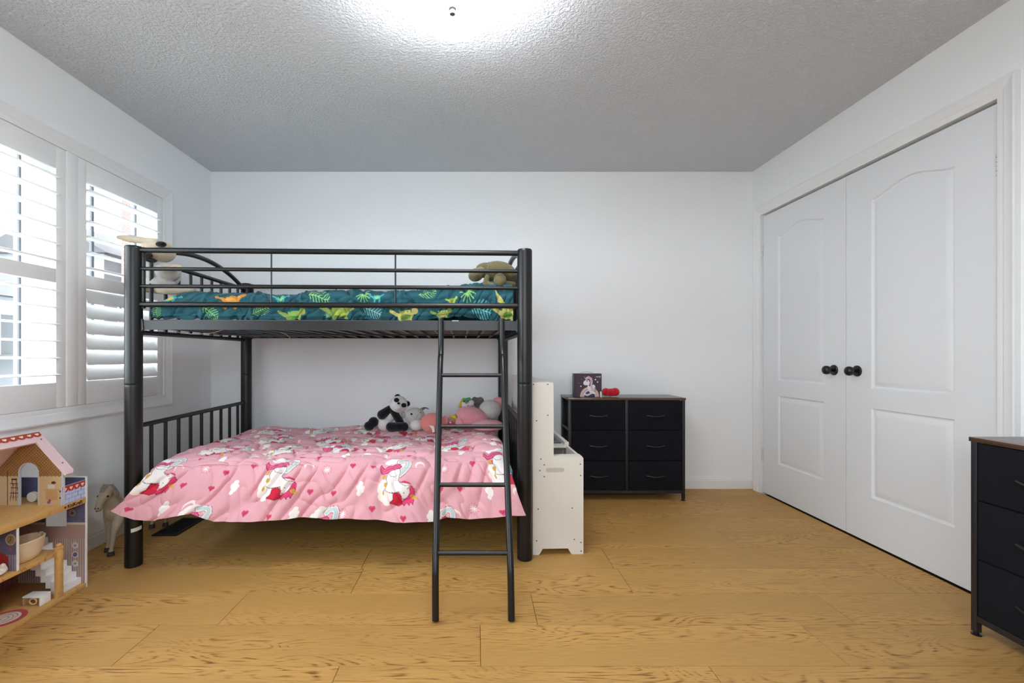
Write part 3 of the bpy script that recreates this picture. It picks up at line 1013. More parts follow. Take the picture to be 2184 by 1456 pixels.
# --- dinosaur quilt
NQ = 1000
ctrl = [(3.342, 1.2065), (3.348, 1.26), (3.31, 1.325), (3.0, 1.338), (2.7, 1.336), (2.45, 1.338), (2.345, 1.336), (2.292, 1.325), (2.262, 1.295), (2.252, 1.255), (2.256, 1.224), (2.268, 1.2075)]
base = np.concatenate([resample(ctrl[:7], 7)[:-1], resample(ctrl[6:], 16)])
nr = len(base)
d = np.r_[0, np.cumsum(np.hypot(np.diff(base[:, 0]), np.diff(base[:, 1])))]
U = np.linspace(0, 1, NQ)[None, :].repeat(nr, 0)
By, Bz, SQ = (np.repeat(a[:, None], NQ, 1) for a in (base[:, 0], base[:, 1], d[-1] - d))
XQ = -1.622 + U * 1.808
tx = np.array([-1.62, -1.585, -1.54, -1.45, -1.2, -0.95, -0.85, -0.72, -0.5, -0.3, -0.17, -0.08, -0.03, 0.1, 0.18])
ty = np.array([655, 640, 628, 626, 628, 627, 621, 621, 624, 620, 617, 609, 604, 603, 604])
ztop = CAMZ + (VY - ty) * (2.345 + 0.0367 * (tx + 1.68)) / FPX
zt = np.interp(XQ, tx, ztop)
Z = 1.2065 + (Bz - 1.2065) * (zt - 1.2065) / (1.336 - 1.2065)
cut = 0.020 * np.exp(-((XQ + 0.11) / 0.10) ** 2)          # hem lifts beside the label
Z = np.where(By < 2.5, Z + cut * np.clip((1.26 - Bz) / 0.05, 0, 1), Z)
seams = [(x - VX) * 2.26 / FPX for x in (332, 430, 534, 638, 747, 852, 956, 1060)]
sm = np.zeros_like(XQ)
for s in seams: sm += np.exp(-((XQ - s - 0.004 * vnoise(SQ * 20, SQ * 0, 3)) / 0.010) ** 2)
sm += np.exp(-((SQ - 0.022) / 0.006) ** 2) * 0.7
q1 = 1 - np.abs(2 * vnoise((XQ + 0.6 * SQ) * 14, SQ * 14, 21)) * 1.6
q2 = 1 - np.abs(2 * vnoise((XQ - 0.8 * SQ) * 30, SQ * 18, 22)) * 1.6
q3 = vnoise(XQ * 7, SQ * 16, 23)
fr_ = np.clip((2.40 - By) / 0.06, 0, 1)
disp = -0.010 * np.clip(sm, 0, 1) + fr_ * (0.016 * q3 + 0.015 * np.clip(q1, 0, 1) ** 2 + 0.010 * np.clip(q2, 0, 1) ** 2 - 0.006) - 0.004
Yq = By + 0.012 * (By < 2.4)
def fern(p, x, y, L, ang, rgb, n=7, wdt=0.40):
    ca, sa = math.cos(ang), math.sin(ang)
    p.line([(x - ca * L / 2, y - sa * L / 2), (x + ca * L / 2, y + sa * L / 2)], L * 0.035, rgb)
    for k in range(n):
        t = -0.5 + (k + 0.3) / n
        l = L * wdt * (1 - (t + 0.1) ** 2 * 2.6)
        for s in (-1, 1):
            a2 = ang + s * R(52)
            p.line([(x + ca * L * t, y + sa * L * t), (x + ca * L * t + math.cos(a2) * l, y + sa * L * t + math.sin(a2) * l)], L * 0.034, rgb)
def palm(p, x, y, L, rgb, a0=0):
    for k in range(8):
        a = a0 + R(-10 + 28 * k)
        p.line([(x, y), (x + L * math.cos(a), y + L * math.sin(a))], L * 0.11, rgb)
def paint_dino(P, me):
    p = Print(XQ, SQ, (36, 90, 101))
    px, py = pix(turned(P))
    def at(x, y):
        q = np.argmin(((px - x) ** 2 + (py - y) ** 2 + 1e4 * (By > 2.45)).ravel())
        return XQ.ravel()[q], SQ.ravel()[q]
    LG, OL, YE, TE = (146, 206, 122), (150, 170, 88), (206, 200, 120), (70, 172, 178)
    # dinosaurs
    def dino(x, y, c1, c2, s):
        a, b_ = at(x, y)
        p.ell(a, b_, 0.045 * s, 0.024 * s, c1, 0.2); p.ell(a + 0.05 * s, b_ + 0.02 * s, 0.018 * s, 0.015 * s, c1)
        p.line([(a - 0.04 * s, b_), (a - 0.085 * s, b_ + 0.02 * s)], 0.016 * s, c1)
        for q in (-.025, .025): p.line([(a + q * s, b_ - 0.01 * s), (a + q * s, b_ - 0.045 * s)], 0.016 * s, c1)
        p.ell(a, b_ - 0.006 * s, 0.028 * s, 0.012 * s, c2)
        for q in range(4): p.ell(a - 0.03 * s + 0.02 * s * q, b_ + 0.018 * s, 0.005 * s, 0.005 * s, c2)
    for x, y, c1, c2, s in ((360, 636, TE, (220, 190, 90), 0.8), (494, 636, (208, 134, 50), (230, 170, 80), 1.0), (582, 634, TE, YE, 0.7), (626, 674, OL, (120, 190, 90), 0.9), (724, 666, OL, (170, 190, 80), 1.1),
                            (866, 672, YE, (130, 160, 80), 0.9), (944, 670, OL, YE, 0.7), (965, 640, (170, 200, 80), OL, 0.4), (1083, 668, YE, (110, 160, 60), 0.9), (805, 634, TE, LG, 0.5), (600, 636, TE, LG, 0.6)):
        dino(x, y, c1, c2, s)
    for x, y, L, an, c in ((333, 667, 0.065, 1.6, LG), (448, 666, 0.085, -0.6, LG), (555, 662, 0.08, 0.4, LG), (680, 633, 0.11, -0.25, LG), (793, 662, 0.10, -0.35, (140, 200, 190)), (912, 624, 0.09, 0.3, LG), (1025, 660, 0.11, -0.2, (110, 190, 186))):
        a, b_ = at(x, y); fern(p, a, b_, L, an, c)
    for x, y, L, a0 in ((775, 628, 0.036, 3.6), (998, 622, 0.04, 3.3), (700, 676, 0.02, 0)):
        a, b_ = at(x, y); palm(p, a, b_, L, LG, a0)
    for x, y in ((1060, 632), (1070, 645)):
        a, b_ = at(x, y); p.poly([(a - 0.01, b_ + 0.03), (a + 0.004, b_ - 0.02), (a + 0.04, b_ - 0.025)], YE)
    rn = random.Random(3)
    for k in range(60):                                  # unseen top of the quilt repeats the leaves
        fern(p, rn.uniform(-1.6, .15), rn.uniform(0.22, 1.2), 0.09, rn.uniform(0, 6), LG, 6)
    p.apply(me)
qo = cloth_mesh('quilt', XQ, Yq, Z, disp, paint_dino, M['print_cloth'])
turn(qo)
tag(qo, 'teal quilted blanket with green leaves and dinosaurs on the upper bunk', 'quilt')

# ------------------------------------------------------------------ plush toys
def plush_mat(name, rgb, var=0.12): return mat(name, rgb, 0.95, bump=0.5, bscale=260, spec=0.1, var=var, vscale=35, sheen=0.3)
PM = {k: plush_mat(k + '_plush', c) for k, c in dict(black=(24, 24, 30), white=(226, 222, 220), grey=(196, 192, 190), coral=(226, 138, 132), pink=(222, 150, 160), cream=(210, 194, 170), olive=(106, 98, 66), khaki=(128, 118, 86),
      red=(200, 24, 44), yellow=(214, 178, 60), green=(74, 160, 96), darkgrey=(120, 112, 116), blue=(120, 190, 210), rose=(206, 70, 96), dkcream=(120, 104, 88)).items()}

def zpt(ox, oy, sc):
    """zoomed-crop pixel -> world at depth Y"""
    def f(x, y, Y):
        return W(ox + x / sc, oy + y / sc, Y)
    return f
Z7 = zpt(760, 820, 5.46)
u7 = 3.19 / FPX / 5.46          # metres per crop pixel at Y=3.19

# panda
Y = 3.17
t = thing('panda_plush', 'black and white panda plush sitting against the wall on the pink comforter', 'plush toy', Z7(340, 540, Y), 'plush toys on the lower bunk')
blob('body', [('e', Z7(330, 455, Y), (85 * u7, 70 * u7, 85 * u7)), ('e', Z7(390, 340, Y + .01), (85 * u7, 70 * u7, 95 * u7))], PM['white'], t)
blob('arm', [('c', Z7(385, 290, Y - .01), 48 * u7, Z7(300, 350, Y - .03), 58 * u7)], PM['black'], t)
blob('arm', [('c', Z7(420, 285, Y - .015), 46 * u7, Z7(470, 370, Y - .03), 44 * u7), ('c', Z7(470, 370, Y - .03), 44 * u7, Z7(510, 440, Y - .03), 46 * u7)], PM['black'], t)
blob('foot', [('e', Z7(150, 480, Y - .03), (60 * u7, 50 * u7, 55 * u7)), ('e', Z7(200, 435, Y - .02), (60 * u7, 50 * u7, 60 * u7))], PM['black'], t)
blob('foot', [('c', Z7(400, 492, Y - .05), 56 * u7, Z7(500, 490, Y - .06), 52 * u7), ('e', Z7(555, 490, Y - .06), (52 * u7, 45 * u7, 54 * u7))], PM['black'], t)
h = blob('head', [('e', Z7(492, 230, Y - .02), (104 * u7, 85 * u7, 100 * u7)), ('e', Z7(485, 262, Y - .06), (46 * u7, 40 * u7, 38 * u7))], PM['white'], t)
for x, y in ((480, 142), (592, 222)): blob('ear', [('e', Z7(x, y, Y - .01), (36 * u7, 20 * u7, 34 * u7))], PM['black'], t, 0.004)
for x, y in ((468, 180), (553, 240)): MB().ell(Z7(x, y, Y - .071), (30 * u7, 8 * u7, 26 * u7)).build('eye_patch', PM['black'], h)
MB().ell(Z7(492, 218, Y - .074), (17 * u7, 9 * u7, 13 * u7)).build('nose', PM['black'], h)
MB().tube([Z7(470, 268, Y - .085), Z7(485, 280, Y - .088), Z7(505, 275, Y - .088)], 0.0013, 6).build('mouth', PM['grey'], h)

# pale grey animal with yarn tuft
Y = 3.16
t = thing('grey_plush', 'pale grey round plush with a yarn tuft, between the panda and the coral one', 'plush toy', Z7(690, 530, Y), 'plush toys on the lower bunk')
h = blob('head', [('e', Z7(685, 365, Y), (116 * u7, 90 * u7, 98 * u7))], PM['grey'], t)
blob('body', [('e', Z7(705, 470, Y - .03), (80 * u7, 70 * u7, 66 * u7))], PM['white'], t)
blob('ear', [('e', Z7(545, 350, Y + .01), (24 * u7, 18 * u7, 48 * u7))], PM['grey'], t, 0.004)
MB().ell(Z7(642, 342, Y - .074), (13 * u7, 6 * u7, 11 * u7)).build('eye', PM['black'], h)
MB().ell(Z7(748, 326, Y - .074), (9 * u7, 6 * u7, 7 * u7)).build('eye', PM['darkgrey'], h)
MB().tube([Z7(668 + 60 * k / 8, 372 + 26 * math.sin(k / 8 * math.pi * 1.6), Y - .0765) for k in range(9)], 0.0011, 6).build('mouth', PM['darkgrey'], h)
b = MB()
for k in range(14):
    a = R(-60 + 9 * k)
    b.tube([Z7(765, 300, Y), Z7(790 + 18 * math.sin(a), 285 - 20 * math.cos(a), Y - .01 + .002 * k), Z7(795 + 60 * math.sin(a), 290 - 46 * math.cos(a) + 20, Y - .015 + .002 * k)], 0.0022, 6)
b.build('yarn_tuft', PM['darkgrey'], t)

# coral ball plush
Y = 3.06
t = thing('coral_plush', 'round coral pink plush with a white tag, behind the ladder rail', 'plush toy', Z7(890, 555, Y), 'plush toys on the lower bunk')
blob('body', [('e', Z7(890, 445, Y), (142 * u7, 100 * u7, 112 * u7))], PM['coral'], t)
blob('ear', [('e', Z7(1035, 420, Y + .02), (38 * u7, 20 * u7, 60 * u7))], PM['pink'], t, 0.004)
tg = MB(); tg.add([Z7(845, 470, Y - .067), Z7(905, 485, Y - .066), Z7(912, 550, Y - .055), Z7(885, 562, Y - .055), Z7(880, 515, Y - .064)], [(0, 1, 2, 3, 4)])
tg.add([Z7(845, 470, Y - .069), Z7(905, 485, Y - .068), Z7(912, 550, Y - .057), Z7(885, 562, Y - .057), Z7(880, 515, Y - .066)], [(4, 3, 2, 1, 0)]).build('tag', M['white_paper'], t)

# little white and yellow toy, little red toy
Y = 3.14
t = thing('yellow_plush', 'small cream and yellow plush between the ladder rails', 'plush toy', Z7(1130, 450, Y), 'plush toys on the lower bunk')
blob('body', [('e', Z7(1165, 390, Y + .02), (60 * u7, 45 * u7, 60 * u7)), ('e', Z7(1095, 420, Y + .01), (55 * u7, 40 * u7, 45 * u7))], PM['cream'], t)
blob('beak', [('c', Z7(1105, 365, Y - .03), 18 * u7, Z7(1150, 375, Y - .04), 22 * u7), ('c', Z7(1150, 352, Y - .03), 10 * u7, Z7(1160, 390, Y - .04), 16 * u7)], PM['yellow'], t, 0.003, 2)
t = thing('red_plush', 'tiny red ball shaped plush lying on the pink comforter', 'plush toy', Z7(1108, 480, 3.08), 'plush toys on the lower bunk')
blob('body', [('e', Z7(1105, 452, 3.08), (34 * u7, 30 * u7, 30 * u7))], PM['rose'], t, 0.004)
MB().ell(Z7(1095, 440, 3.062), (12 * u7, 6 * u7, 9 * u7)).build('patch', PM['white'], t)

# large pink and white soft toy
Y = 3.10
t = thing('pink_plush', 'large pink plush animal with a pale round belly, biggest toy on the lower bunk', 'plush toy', Z7(1380, 480, Y), 'plush toys on the lower bunk')
blob('body', [('e', Z7(1355, 375, Y - .02), (188 * u7, 110 * u7, 112 * u7), Matrix.Rotation(R(18), 3, 'Y')), ('e', Z7(1240, 430, Y - .03), (85 * u7, 75 * u7, 62 * u7))], PM['pink'], t)
blob('belly', [('e', Z7(1555, 295, Y + .02), (128 * u7, 100 * u7, 116 * u7))], PM['grey'], t)
blob('head', [('e', Z7(1650, 225, Y + .06), (80 * u7, 60 * u7, 82 * u7))], PM['pink'], t)
MB().tube([Z7(1215 + 38 * k / 8, 392 + 75 * k / 8, Y - .082 + .006 * abs(k - 4) / 4) for k in range(9)], 0.0014, 6).build('seam', PM['rose'], t)

# colourful clown doll
Y = 3.24
t = thing('clown_plush', 'small clown doll with green and yellow curls, behind the large pink plush', 'plush toy', Z7(1270, 330, Y), 'plush toys on the lower bunk')
h = blob('head', [('e', Z7(1275, 225, Y), (55 * u7, 40 * u7, 55 * u7)), ('e', Z7(1330, 215, Y - .01), (46 * u7, 36 * u7, 42 * u7))], PM['white'], t, 0.004)
blob('hair', [('c', Z7(1215, 225, Y), 20 * u7, Z7(1250, 172, Y), 22 * u7), ('c', Z7(1205, 255, Y), 18 * u7, Z7(1215, 225, Y), 18 * u7)], PM['yellow'], t, 0.004)
blob('hair', [('c', Z7(1255, 182, Y - .02), 22 * u7, Z7(1315, 168, Y - .02), 22 * u7)], PM['green'], t, 0.004)
blob('collar', [('c', Z7(1235, 290, Y), 24 * u7, Z7(1300, 280, Y - .01), 20 * u7)], PM['green'], t, 0.004)
blob('body', [('e', Z7(1262, 350, Y), (50 * u7, 40 * u7, 70 * u7))], PM['blue'], t, 0.005)
MB().ell(Z7(1280, 210, Y - .04), (14 * u7, 10 * u7, 11 * u7)).build('nose', PM['rose'], h)
MB().tube([Z7(1298, 235, Y - .042), Z7(1310, 262, Y - .045), Z7(1350, 258, Y - .047), Z7(1385, 232, Y - .046)], 0.0024, 6).build('mouth', PM['black'], h)
for x in (1255, 1300): MB().ell(Z7(x, 196, Y - .036), (7 * u7, 5 * u7, 9 * u7)).build('eye', PM['black'], h)
t = thing('brown_grey_plush', 'small grey brown plush leaning on the wall above the large pink one', 'plush toy', Z7(1400, 260, 3.31), 'plush toys on the lower bunk')
blob('body', [('e', Z7(1385, 190, 3.30), (60 * u7, 40 * u7, 45 * u7)), ('e', Z7(1440, 190, 3.31), (50 * u7, 40 * u7, 50 * u7)), ('e', Z7(1420, 300, 3.31), (60 * u7, 40 * u7, 90 * u7))], PM['darkgrey'], t)
blob('ear', [('e', Z7(1375, 158, 3.29), (22 * u7, 15 * u7, 20 * u7))], PM['dkcream'], t, 0.004)

# pink pillow at the right end
pb_ = blob('pillow', [('e', Z7(1530, 476, 2.93), (175 * u7, 0.10, 62 * u7)), ('e', Z7(1610, 476, 2.93), (95 * u7, 0.09, 55 * u7))], mat('pink_pillowcase', (226, 168, 178), 0.9, bump=0.3, bscale=30), None, 0.006)
tag(pb_, 'pink pillow lying under the large plush at the footboard end', 'pillow')

# cream plush on the upper bunk corner
Z5 = zpt(240, 480, 5.6)
Y = 2.40
u5 = Y / FPX / 5.6
t = thing('cream_plush', 'worn cream plush slumped in the left corner of the upper bunk, ear over the arch', 'plush toy', Z5(600, 820, Y), 'plush toys on the upper bunk')
blob('body', [('e', Z5(590, 600, Y + .03), (210 * u5, 0.075, 165 * u5)), ('e', Z5(480, 450, Y + .01), (110 * u5, 0.06, 110 * u5)), ('e', Z5(660, 560, Y - .01), (150 * u5, 0.05, 110 * u5)), ('e', Z5(520, 520, Y), (130 * u5, 0.05, 90 * u5)), ('e', Z5(560, 700, Y), (170 * u5, 0.06, 80 * u5))], PM['grey'], t, 0.006, 3)
h = blob('head', [('e', Z5(540, 330, Y + .01), (185 * u5, 0.085, 120 * u5)), ('e', Z5(600, 260, Y - .01), (90 * u5, 0.05, 60 * u5)), ('e', Z5(470, 290, Y), (110 * u5, 0.06, 90 * u5))], PM['cream'], t, 0.006)
blob('ear', [('c', Z5(520, 195, Y + .02), 38 * u5, Z5(380, 185, Y + .02), 40 * u5), ('c', Z5(380, 185, Y + .02), 40 * u5, Z5(220, 165, Y + .02), 46 * u5), ('c', Z5(220, 165, Y + .02), 46 * u5, Z5(70, 145, Y + .03), 26 * u5)], PM['cream'], t, 0.005, 6)
MB().ell(Z5(580, 228, Y - .055), (60 * u5, 0.02, 34 * u5)).build('nose', PM['black'], h)
blob('arm', [('c', Z5(640, 520, Y - .05), 50 * u5, Z5(800, 500, Y - .06), 34 * u5)], PM['cream'], t)
blob('foot', [('c', Z5(520, 770, Y - .02), 52 * u5, Z5(760, 775, Y - .04), 54 * u5), ('c', Z5(760, 775, Y - .04), 54 * u5, Z5(960, 765, Y - .03), 40 * u5)], PM['cream'], t)
blob('foot', [('c', Z5(500, 745, Y + .04), 45 * u5, Z5(415, 765, Y + .05), 42 * u5)], PM['dkcream'], t)

# olive plush at the right end of the upper bunk
Z8 = zpt(900, 500, 6.62)
Y = 2.47
u8 = Y / FPX / 6.62
t = thing('olive_plush', 'olive green plush dinosaur crouching at the right end of the upper bunk', 'plush toy', Z8(1050, 740, Y), 'plush toys on the upper bunk')
blob('body', [('e', Z8(1080, 540, Y), (255 * u8, 0.085, 160 * u8), Matrix.Rotation(R(6), 3, 'Y')), ('e', Z8(900, 480, Y), (140 * u8, 0.06, 80 * u8)), ('e', Z8(1240, 590, Y), (110 * u8, 0.07, 110 * u8))], PM['olive'], t)
h = blob('head', [('e', Z8(760, 570, Y - .03), (108 * u8, 0.05, 92 * u8), Matrix.Rotation(R(-20), 3, 'Y')), ('e', Z8(840, 530, Y - .02), (80 * u8, 0.05, 80 * u8))], PM['khaki'], t)
MB().ell(Z8(800, 560, Y - .083), (22 * u8, 0.006, 26 * u8)).build('eye', PM['dkcream'], h)
blob('leg', [('e', Z8(1100, 640, Y - .085), (88 * u8, 0.03, 92 * u8))], PM['khaki'], t)
blob('leg', [('c', Z8(920, 600, Y - .05), 38 * u8, Z8(900, 690, Y - .06), 45 * u8), ('c', Z8(900, 690, Y - .06), 40 * u8, Z8(1020, 715, Y - .08), 34 * u8)], PM['khaki'], t)
blob('leg', [('c', Z8(1180, 700, Y - .04), 50 * u8, Z8(1290, 705, Y - .05), 40 * u8)], PM['olive'], t)
MB().tube([Z8(945 - 3 * k, 385 + 14 * k, Y - .078 - .003 * k) for k in range(9)], 0.002, 6).build('seam', PM['dkcream'], t)

# thin grey cords hanging below the upper mattress
for pts in ([W(380, 708, 2.30), W(410, 712, 2.31), W(450, 710, 2.33), W(480, 702, 2.35), W(500, 700.5, 2.38)], [W(556, 702, 2.6), W(590, 707, 2.6), W(610, 713, 2.6), W(622, 724, 2.6)]):
    q_ = Matrix.Rotation(-BED_TURN, 3, 'Z')
    pv = Vector((PX0, PY0, 0))
    st_ = MB().tube([q_ @ (Vector(p) - pv) + pv for p in bez(pts, 5)], 0.0016, 6)
    rl = Matrix.Rotation(-BED_TURN, 3, 'Z') @ (Vector(bed.location) - pv) + pv
    obj('hanging_cord', st_.mesh('hanging_cord', rl), PM['grey'], bed)

# ------------------------------------------------------------------ toy kitchen
KX0, KX1, KY0, KY1 = 0.285, 0.548, 2.34, 3.32
kt = thing('toy_kitchen', 'white wooden toy kitchen standing side-on between the bunk bed and the dresser', 'toy kitchen', ((KX0 + KX1) / 2, (KY0 + KY1) / 2, 0))
def kx(zx): return (1070 + zx / 3.309 - VX) * KY0 / FPX
def kz(zy): return CAMZ - (760 + zy / 3.309 - VY) * KY0 / FPX
prof_k = [(KX0, 0.0), (kx(262), 0.0), (kx(272), 0.008), (kx(290), kz(1358)), (kx(470), kz(1358)), (kx(488), 0.008), (kx(497), 0.0), (KX1, 0.0),
          (KX1, kz(722)), (KX1 - 0.004, kz(712)), (KX1 - 0.010, kz(708)), (kx(372), kz(706)), (kx(368), kz(701)), (kx(367), kz(195)), (kx(364), kz(187)), (kx(358), kz(184)), (KX0, kz(184))]
for y in (KY0, KY1 - 0.012):
    sp = MB().prism(prof_k, lambda a, h, t: (a, t, h), y, y + 0.012).build('side_panel', M['toy_white'], kt)
    if y == KY0:
        hx0, hx1, hzc = kx(312), kx(444), kz(802)
        r = 0.0115
        slot = [(hx0 + r + r * math.cos(R(90 + 15 * k)), hzc + r * math.sin(R(90 + 15 * k))) for k in range(13)] + [(hx1 - r + r * math.cos(R(-90 + 15 * k)), hzc + r * math.sin(R(-90 + 15 * k))) for k in range(13)]
        MB().prism(slot, lambda a, h, t: (a, t, h), y - 0.0006, y + 0.001).build('hand_slot', mat('slot_shade_tone', (196, 191, 184), 0.8), sp)  # flat plate; the slot's inner shade is put into its darker colour
        for zx, zy in ((326, 197), (220, 197), (326, 415), (246, 453), (277, 724), (301, 765), (270, 805), (301, 848), (558, 762), (560, 842), (258, 1077), (500, 1073), (246, 1300), (515, 1295), (562, 1316), (563, 1378)):
            x_, z_ = max(kx(zx), KX0 + 0.004), kz(zy)
            MB().lathe([(0.0034, y + 0.001), (0.0034, y - 0.0008), (0.001, y - 0.001)], (x_, 0, z_), 'Y', 10).build('screw', M['screw'], sp)
zc = kz(708)
MB().box(KX0 + 0.001, kx(367) - 0.004, KY0 + 0.012, KY1 - 0.012, kz(184) - 0.014, kz(184) - 0.001).build('top_board', M['toy_white'], kt)
bk = MB().box(KX0, KX0 + 0.010, KY0 + 0.012, KY1 - 0.012, 0.06, kz(184) - 0.014).build('back_board', M['toy_white'], kt)
for yy in (2.60, 2.72, 2.86, 3.0, 3.14, 3.24): MB().box(KX0 - 0.0015, KX0, yy, yy + 0.03, 0.62, kz(184) - 0.03).build('back_batten', mat('pale_grey_board', (206, 204, 200), 0.6), bk)
MB().box(kx(372), KX1 - 0.004, KY0 + 0.012, 2.41, zc - 0.016, zc - 0.002).build('worktop', M['toy_white'], kt)
MB().box(kx(372), KX1 - 0.004, 2.64, KY1 - 0.012, zc - 0.016, zc - 0.002).build('worktop', M['toy_white'], kt)
b = MB(); b.box(kx(372), KX1 - 0.02, 2.41, 2.64, zc - 0.07, zc - 0.064).box(KX1 - 0.02, KX1 - 0.006, 2.41, 2.64, zc - 0.07, zc - 0.004).box(kx(372) - 0.002, kx(372) + 0.006, 2.41, 2.64, zc - 0.07, zc - 0.004)
b.build('sink', M['toy_white'], kt)
hob = MB().box(kx(390), KX1 - 0.035, 2.70, 3.12, zc - 0.002, zc + 0.003).build('hob', M['dark_glass'], kt)
for yy in (2.81, 3.01): MB().lathe([(0.055, zc + 0.003), (0.055, zc + 0.0045), (0.02, zc + 0.005)], (0.45, yy, 0), 'Z', 28).build('burner_ring', M['black_knob'], hob)
MB().box(KX1 - 0.028, KX1 - 0.004, 2.64, KY1 - 0.012, zc - 0.002, zc + 0.016).build('front_ledge', M['toy_white'], kt)
for y0, y1 in ((KY0 + 0.014, 2.74), (2.745, KY1 - 0.014)):
    dr = MB().box(KX1 - 0.012, KX1 - 0.001, y0, y1, 0.075, zc - 0.02, 0.001).build('cupboard_door', M['toy_white'], kt)
    MB().lathe([(0.004, KX1 - 0.002), (0.004, KX1 + 0.006), (0.010, KX1 + 0.009), (0.010, KX1 + 0.016), (0.004, KX1 + 0.019)], (0, y0 + 0.06 if y0 < 2.5 else y1 - 0.06, kz(897)), 'X', 16).build('knob', M['beige_wood'], dr)
MB().box(KX0 + 0.01, KX1 - 0.012, KY0 + 0.012, KY1 - 0.012, 0.055, 0.067).build('bottom_board', M['toy_white'], kt)
turn(kt, KX0, KY0)

# ------------------------------------------------------------------ fabric dressers
def dresser(name, label, loc, rz):
    """local: front toward -y, x along width, z up; 0.83 x 0.30 x 0.73"""
    t = thing(name, label, 'dresser', loc, 'six-drawer fabric dressers')
    t.rotation_euler = (0, 0, rz)
    w, dp, hh = 0.83, 0.295, 0.725
    def part(nm, b, m, par=t, ang=40):
        return obj(nm, b.mesh(nm, angle=ang), m, par)
    part('top_board', MB().box(-w / 2, w / 2, -dp / 2, dp / 2, hh - 0.016, hh, 0.0015), M['walnut'])
    fx = w / 2 - 0.014
    for x in (-fx, 0, fx):
        for y in (-dp / 2 + 0.014, dp / 2 - 0.014):
            if x == 0 and y > 0: continue
            s = part('frame_post', MB().box(x - 0.010, x + 0.010, y - 0.010, y + 0.010, 0.012 if x else 0.075, hh - 0.016, 0.0015), M['dark_frame'])
            if x: part('foot', MB().lathe([(0.008, 0.016), (0.008, 0.006), (0.015, 0.005), (0.015, 0.0), (0.005, 0.0)], (x, y, 0), 'Z', 16), M['black_knob'], s)
    for z in (0.060, 0.282, 0.498):
        for x in (-fx, fx):
            part('side_rail', MB().box(x - 0.007, x + 0.007, -dp / 2 + 0.024, dp / 2 - 0.024, z - 0.008, z + 0.008), M['dark_frame'])
    for y in (-dp / 2 + 0.014, dp / 2 - 0.014):
        part('cross_rail', MB().box(-fx + 0.010, fx - 0.010, y - 0.008, y + 0.008, 0.052, 0.074), M['dark_frame'])
    hts = [(0.076, 0.280), (0.284, 0.494), (0.498, 0.706)]
    for x0, x1 in ((-fx + 0.013, -0.013), (0.013, fx - 0.013)):
        for z0, z1 in hts:
            dr = part('drawer', MB().box(x0, x1, -dp / 2 + 0.004, dp / 2 - 0.012, z0, z1, 0.004), M['dark_fabric'])
            cx, cz = (x0 + x1) / 2, z0 + (z1 - z0) * 0.50
            pts = [(cx - 0.062 + 0.124 * k / 10, -dp / 2 - 0.001 - 0.016 * math.sin(math.pi * k / 10), cz - 0.006 * math.sin(math.pi * k / 10)) for k in range(11)]
            hb = MB()
            for q in (-1, 1): pass
            hb.tube(pts, 0.0052, 8)
            part('pull_handle', hb, M['dark_frame'], dr)
    return t
dresser('fabric_dresser', 'black fabric six-drawer dresser with a dark wood top against the back wall', (1.054, 3.350, 0), 0)
dresser('fabric_dresser', 'black fabric dresser at the right edge, in front of the closet door', (1.968, 1.272, 0), R(-90))

